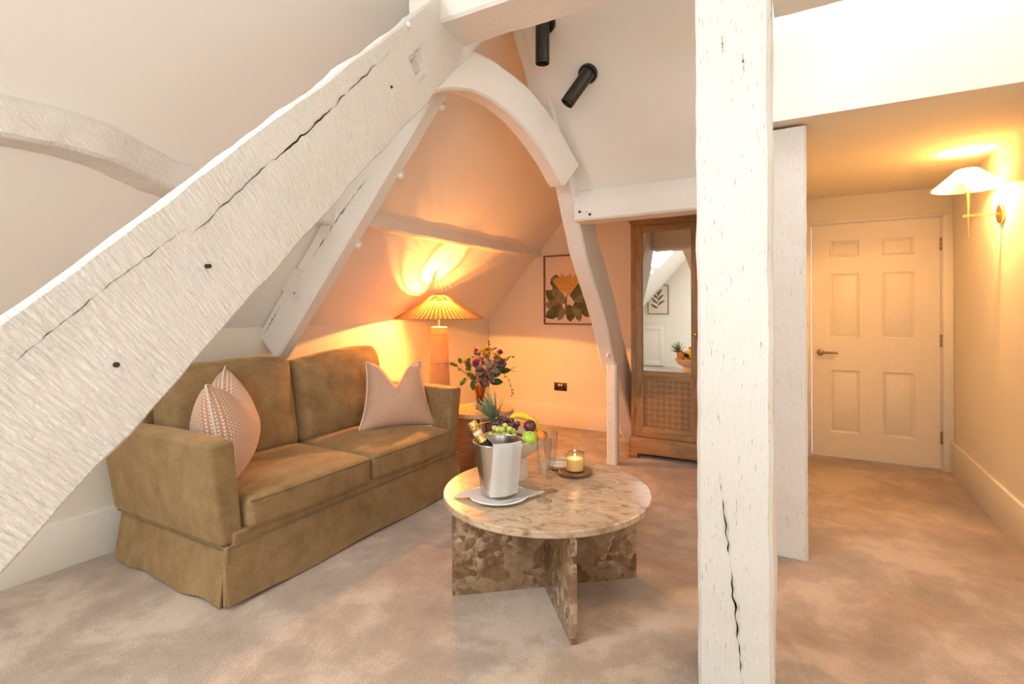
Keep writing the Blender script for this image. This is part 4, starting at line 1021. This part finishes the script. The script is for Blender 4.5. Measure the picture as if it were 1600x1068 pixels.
# ------------------------------------------------------------------ wardrobe
WX, WY = -1.27, 4.29
wd_ = thing('wardrobe', 'weathered oak wardrobe with mirrored doors and woven lower panels', 'wardrobe', (WX, WY, 0))
WW, WD, WH = 1.105, .56, 1.995
boxes('carcass', [((0, .02, .17), (.03, WD, WH - .04)), ((WW - .03, .02, .17), (WW, WD, WH - .04)), ((.03, WD - .02, .17), (WW - .03, WD, WH - .04)), ((.03, .02, .17), (WW - .03, WD - .02, .20)), ((.03, .02, WH - .08), (WW - .03, WD - .02, WH - .04)),
      ((0, 0, .17), (.034, .02, WH - .04)), ((WW - .034, 0, .17), (WW, .02, WH - .04)), ((.042, 0, WH - .058), (WW - .042, .02, WH - .04))], 'oak', wd_, .002)
boxes('cornice', [((-.008, -.012, WH - .04), (WW + .008, WD, WH - .022)), ((-.016, -.022, WH - .022), (WW + .016, WD, WH))], 'oak_cross', wd_, .004)
plb = boxes('plinth', [((-.018, -.02, .045), (WW + .018, 0.0, .165)), ((-.018, 0, .045), (.0, WD, .165)), ((WW, 0, .045), (WW + .018, WD, .165)), ((-.012, -.014, .165), (WW + .012, WD, .175)),
      ((-.018, -.02, 0), (.055, 0.0, .045)), ((WW - .055, -.02, 0), (WW + .018, 0.0, .045)), ((-.018, 0, 0), (0, .07, .045)), ((WW, 0, 0), (WW + .018, .07, .045))], 'oak_cross', wd_, .002)
DW = (WW - .070) / 2 - .003
def wdoor(x0, sg):
    d = bpy.data.objects.new('door', None); COL.objects.link(d); d.parent = wd_; d.location = (x0, -.002, .18)
    H_ = WH - .058 - .18 - .004; st_ = .058
    eachbox('stile', [((0, 0, 0), (st_, .024, H_)), ((DW - st_, 0, 0), (DW, .024, H_))], 'oak', d, .002)
    zt, zm0, zm1 = H_ - .05, .485, .545
    eachbox('rail', [((st_, .001, 0), (DW - st_, .023, .075)), ((st_, .001, zm0), (DW - st_, .023, zm1)), ((st_, .001, zt), (DW - st_, .023, H_))], 'oak_cross', d, .002)
    eachbox('moulding', [((st_, .002, .075), (st_ + .01, .016, zm0)), ((DW - st_ - .01, .002, .075), (DW - st_, .016, zm0)), ((st_ + .01, .002, .075), (DW - st_ - .01, .016, .085)), ((st_ + .01, .002, zm0 - .01), (DW - st_ - .01, .016, zm0)),
          ((st_, .003, zm1), (st_ + .006, .016, zt)), ((DW - st_ - .006, .003, zm1), (DW - st_, .016, zt)), ((st_, .003, zm1), (DW - st_, .016, zm1 + .006)), ((st_, .003, zt - .006), (DW - st_, .016, zt))], 'oak', d, .001)
    mr = box('mirror_glass', (st_ + .002, .012, zm1 + .002), (DW - st_ - .002, .016, zt - .002), 'mirror', d); mr['label'] = 'tall mirror pane'
    # diagonal basket-weave strips in the lower panel
    box('panel_back', (st_, .017, .075), (DW - st_, .021, zm0), 'oak_strip_dark', d)
    xa, xb, za, zb = st_ + .009, DW - st_ - .009, .084, zm0 - .009
    for mm, par in (('oak_strip_light', 0), ('oak_strip_dark', 1)):
        bm = bmesh.new(); cs = .034
        for i in range(-12, 13):
            for j in range(-16, 17):
                if (i + j) % 2 != par: continue
                for q in range(3):
                    u0, v0 = i * cs, j * cs; a0, a1 = q * cs / 3 + .0008, (q + 1) * cs / 3 - .0008
                    rc = [(u0 + .0005, v0 + a0), (u0 + cs - .0005, v0 + a0), (u0 + cs - .0005, v0 + a1), (u0 + .0005, v0 + a1)] if par else [(u0 + a0, v0 + .0005), (u0 + a1, v0 + .0005), (u0 + a1, v0 + cs - .0005), (u0 + a0, v0 + cs - .0005)]
                    pq = [((x - y) * .7071 + (xa + xb) / 2, (x + y) * .7071 + (za + zb) / 2) for x, y in rc]
                    cx_ = sum(p[0] for p in pq) / 4; cz_ = sum(p[1] for p in pq) / 4
                    if not (xa - .012 < cx_ < xb + .012 and za - .012 < cz_ < zb + .012): continue
                    pq = [(min(max(x, xa), xb), min(max(z, za), zb)) for x, z in pq]
                    f_ = [bm.verts.new((x, .0135, z)) for x, z in pq] + [bm.verts.new((x, .018, z)) for x, z in pq]
                    for ff in ((0, 1, 2, 3), (0, 4, 5, 1), (1, 5, 6, 2), (2, 6, 7, 3), (3, 7, 4, 0)): bm.faces.new([f_[t] for t in ff])
        sp = fin('woven_strips', bm, mm, d); sp['kind'] = 'stuff'
    kx = DW - .03 if sg < 0 else .03
    kn = lathe('knob', [(0, 0), (.013, 0), (.013, .003), (.006, .006), (.006, .014), (.014, .019), (.016, .026), (.010, .032), (0, .033)], 'brass', d, 20, (kx, 0, .86)); kn.rotation_euler = (R(90), 0, 0)
    hx = -.001 if sg < 0 else DW + .001
    for hz in (.18, .85, 1.55): lathe('hinge', [(0, 0), (.0045, 0), (.0045, .055), (0, .055)], 'antique_brass', d, 10, (hx, -.002, hz))
wdoor(.0360, -1); wdoor(WW / 2 + .0015, 1)

# ------------------------------------------------------------------ framed botanical print on the far wall
fp = thing('framed_print', 'framed botanical print of an ochre protea above the wall socket', 'picture', (-2.165, NF, 1.08))
fw, fh = .55, .735
eachbox('frame', [((-fw / 2, -.028, 0), (-fw / 2 + .014, -.002, fh)), ((fw / 2 - .014, -.028, 0), (fw / 2, -.002, fh)), ((-fw / 2 + .014, -.028, 0), (fw / 2 - .014, -.002, .014)), ((-fw / 2 + .014, -.028, fh - .014), (fw / 2 - .014, -.002, fh))], 'frame_wood', fp, .001)
box('paper', (-fw / 2 + .014, -.012, .014), (fw / 2 - .014, -.004, fh - .014), 'paper_cream', fp)
def art_leaf(bm, x, z, ang, ln, wd, y=-.0126, wav=0.0):
    L_, R_ = [], []; d = (math.cos(ang), math.sin(ang)); s = (-d[1], d[0])
    for i in range(11):
        f = i / 10; hw = wd * .5 * math.sin(PI * min(1, .06 + f * .94)) ** .6 * (1 + wav * math.sin(f * 19))
        bend = .08 * ln * math.sin(PI * f)
        cx_, cz_ = x + d[0] * ln * f + s[0] * bend, z + d[1] * ln * f + s[1] * bend
        L_.append(bm.verts.new((cx_ + s[0] * hw, y, cz_ + s[1] * hw))); R_.append(bm.verts.new((cx_ - s[0] * hw, y, cz_ - s[1] * hw)))
    for i in range(10): bm.faces.new((L_[i], L_[i + 1], R_[i + 1], R_[i]))
_al = art_leaf
def art_leaf(bm, x, z, ang, ln, wd, y=-.0126, wav=.10): _al(bm, x * 1.22, .10 + (z - .10) * 1.22 - .04, ang, ln * 1.2, wd * 1.22, y, wav)
ar = random.Random(2)
for k, (x, z, an, ln, wdt, mm) in enumerate(((-.04, .25, 150, .20, .10, 'art_leaf'), (-.05, .24, 185, .17, .10, 'art_leaf_pale'), (-.06, .22, 215, .19, .10, 'art_leaf'), (-.02, .24, 128, .20, .09, 'art_leaf_pale'), (.05, .26, 40, .24, .11, 'art_leaf'), (.06, .24, 5, .20, .11, 'art_leaf_pale'),
      (.05, .22, -30, .20, .10, 'art_leaf'), (.04, .28, 62, .22, .09, 'art_leaf'), (.0, .22, -80, .15, .09, 'art_leaf'), (-.10, .36, 95, .13, .10, 'art_leaf'), (.13, .35, 85, .14, .11, 'art_leaf'), (-.04, .20, 245, .13, .06, 'art_leaf_pale'), (.05, .20, -62, .14, .07, 'art_leaf_pale'))):
    bm = bmesh.new(); art_leaf(bm, x, z, R(an), ln, wdt, -.0124 - .0001 * k); fin('printed_leaf', bm, mm, fp)
bm = bmesh.new()
for k in range(46):
    f = -1 + 2 * k / 45; art_leaf(bm, .005 + f * .03, .33 - .03 * (1 - abs(f)), R(90 - f * 44), .19 + ar.uniform(-.02, .025) - .03 * abs(f), .016, -.0142 - .00004 * k)
fin('printed_flower', bm, 'art_ochre', fp)
bm = bmesh.new(); art_leaf(bm, .0, .14, R(92), .18, .018, -.0140); fin('printed_stem', bm, 'art_stem', fp)

# socket
so = thing('wall_socket', 'dark bronze double wall socket with white switches', 'socket', (-2.257, NF, .42))
box('face_plate', (-.073, -.008, -.043), (.073, -.0005, .043), 'socket_bronze', so, .003)
for sg in (-1, 1):
    box('rocker_switch', (sg * .014 - .008, -.012, .008), (sg * .014 + .008, -.0085, .030), 'switch_white', so, .001)
    box('outlet', (sg * .045 - .017, -.0095, -.03), (sg * .045 + .017, -.0082, .012), 'lens_dark', so, .001)

# ------------------------------------------------------------------ spot lights on the far slope
sn = Vector((0, -SL, -1)).normalized()     # inward normal of the far slope
def spot(label, b_, n_, aim, ln, neck):
    p = Vector((b_, n_, hr(n_))); t = thing('ceiling_spotlight', label, 'spotlight', p)
    q = sn.to_track_quat('Z', 'Y').to_matrix().to_4x4(); bm = bmesh.new()
    lathe('', [(0, 0), (.055, 0), (.055, .016), (.050, .022), (0, .022)], '', bm=bm, seg=40, M=q); fin('ceiling_rose', bm, 'bronze_black', t, None, 40)
    j = sn * neck; aim = Vector(aim).normalized()
    tube('swivel', [sn * .02, j], .009, 'bronze_black', t, 10)
    q2 = Matrix.Translation(j) @ aim.to_track_quat('Z', 'Y').to_matrix().to_4x4()
    bm = bmesh.new(); lathe('', [(0, -.03), (.036, -.03), (.038, -.026), (.038, ln - .012), (.036, ln - .010), (.036, ln - .008), (.038, ln - .006), (.038, ln), (.033, ln), (.030, ln - .02), (0, ln - .02)], '', bm=bm, seg=40, M=q2); cyl = fin('cylinder_head', bm, 'bronze_black', t, None, 40)
    bm = bmesh.new(); lathe('', [(0, ln - .019), (.029, ln - .019), (.029, ln - .017), (0, ln - .017)], '', bm=bm, seg=24, M=q2); fin('lens', bm, 'lens_dark', cyl, None, 40)
spot('black cylinder spotlight angled down left on the pale slope', -1.064, 2.783, (-.42, -.22, -.66), .185, .05)
spot('black cylinder spotlight partly hidden by the collar beam', -1.228, 2.575, (-.02, .03, -1), .20, .06)

# ------------------------------------------------------------------ wall sconce
sx_, sy_, sz_ = BR, 3.92, 1.775
sc_ = thing('wall_sconce', 'brass wall sconce with cream conical shade by the door', 'wall lamp', (sx_, sy_, sz_))
bm = bmesh.new(); lathe('', [(0, 0), (.055, 0), (.055, .012), (.051, .016), (0, .016)], '', bm=bm, seg=40, M=Matrix.Rotation(R(-90), 4, 'Y')); fin('back_plate', bm, 'brass', sc_, None, 40)
AX = -.15
boxes('arm', [((AX - .025, -.006, -.006), (-.015, .006, .006))], 'brass', sc_, .001)
lathe('stem', [(0, -.125), (.0025, -.122), (.0065, .10), (.0065, .135), (0, .135)], 'brass', sc_, 16, (AX, 0, 0))
lathe('lamp_holder', [(0, .135), (.016, .135), (.016, .16), (.012, .165), (0, .165)], 'brass', sc_, 20, (AX, 0, 0))
shd = lathe('lamp_shade', [(.168, .160), (.165, .166), (.058, .262), (.052, .268), (.045, .270)], 'linen_shade', sc_, 64, (AX, 0, 0), smooth=60)
tube('shade_rim', [(.167 * math.cos(t), .167 * math.sin(t), .161) for t in [2 * PI * k / 48 for k in range(49)]], .002, 'linen_shade', shd, 6)
for k in range(3): tube('spider_arm', [(0, 0, .235), (.055 * math.cos(k * 2.09), .055 * math.sin(k * 2.09), .262)], .0015, 'brass', shd, 6)
bm = bmesh.new(); ell_bm(bm, (AX, 0, .20), (.018, .018, .026), 12); fin('bulb', bm, 'bulb', sc_, None, 180)
point('sconce_light', (AX, -.03, .205), 32, (1.0, .49, .14), .02, sc_)

# ------------------------------------------------------------------ behind the camera (seen in the mirror)
p2 = thing('framed_print', 'framed leaf print on the rear wall, seen in the wardrobe mirror', 'picture', (-2.72, NB, 1.12))
eachbox('frame', [((-.22, .002, 0), (-.206, .026, .62)), ((.206, .002, 0), (.22, .026, .62)), ((-.206, .002, 0), (.206, .026, .014)), ((-.206, .002, .606), (.206, .026, .62))], 'frame_wood', p2, .001)
box('paper', (-.206, .004, .014), (.206, .012, .606), 'paper_cream', p2)
bm = bmesh.new()
for k in range(8): art_leaf(bm, 0, .16 + .04 * k, R(30 + 6 * k if k % 2 else 150 - 6 * k), .15, .035, .0126 + .0001 * k)
fin('printed_leaf', bm, 'art_leaf', p2)
cb = thing('low_cupboard', 'low cream panelled cupboard door on the rear wall', 'cupboard', (-2.85, NB, 0))
box('door_panel', (-.28, .001, .02), (.25, .03, .88), 'door_paint', cb, .004)
eachbox('stile', [((-.28, .03, .02), (-.20, .042, .88)), ((.17, .03, .02), (.25, .042, .88)), ((-.20, .03, .02), (.17, .042, .12)), ((-.20, .03, .78), (.17, .042, .88))], 'door_paint', cb, .002)
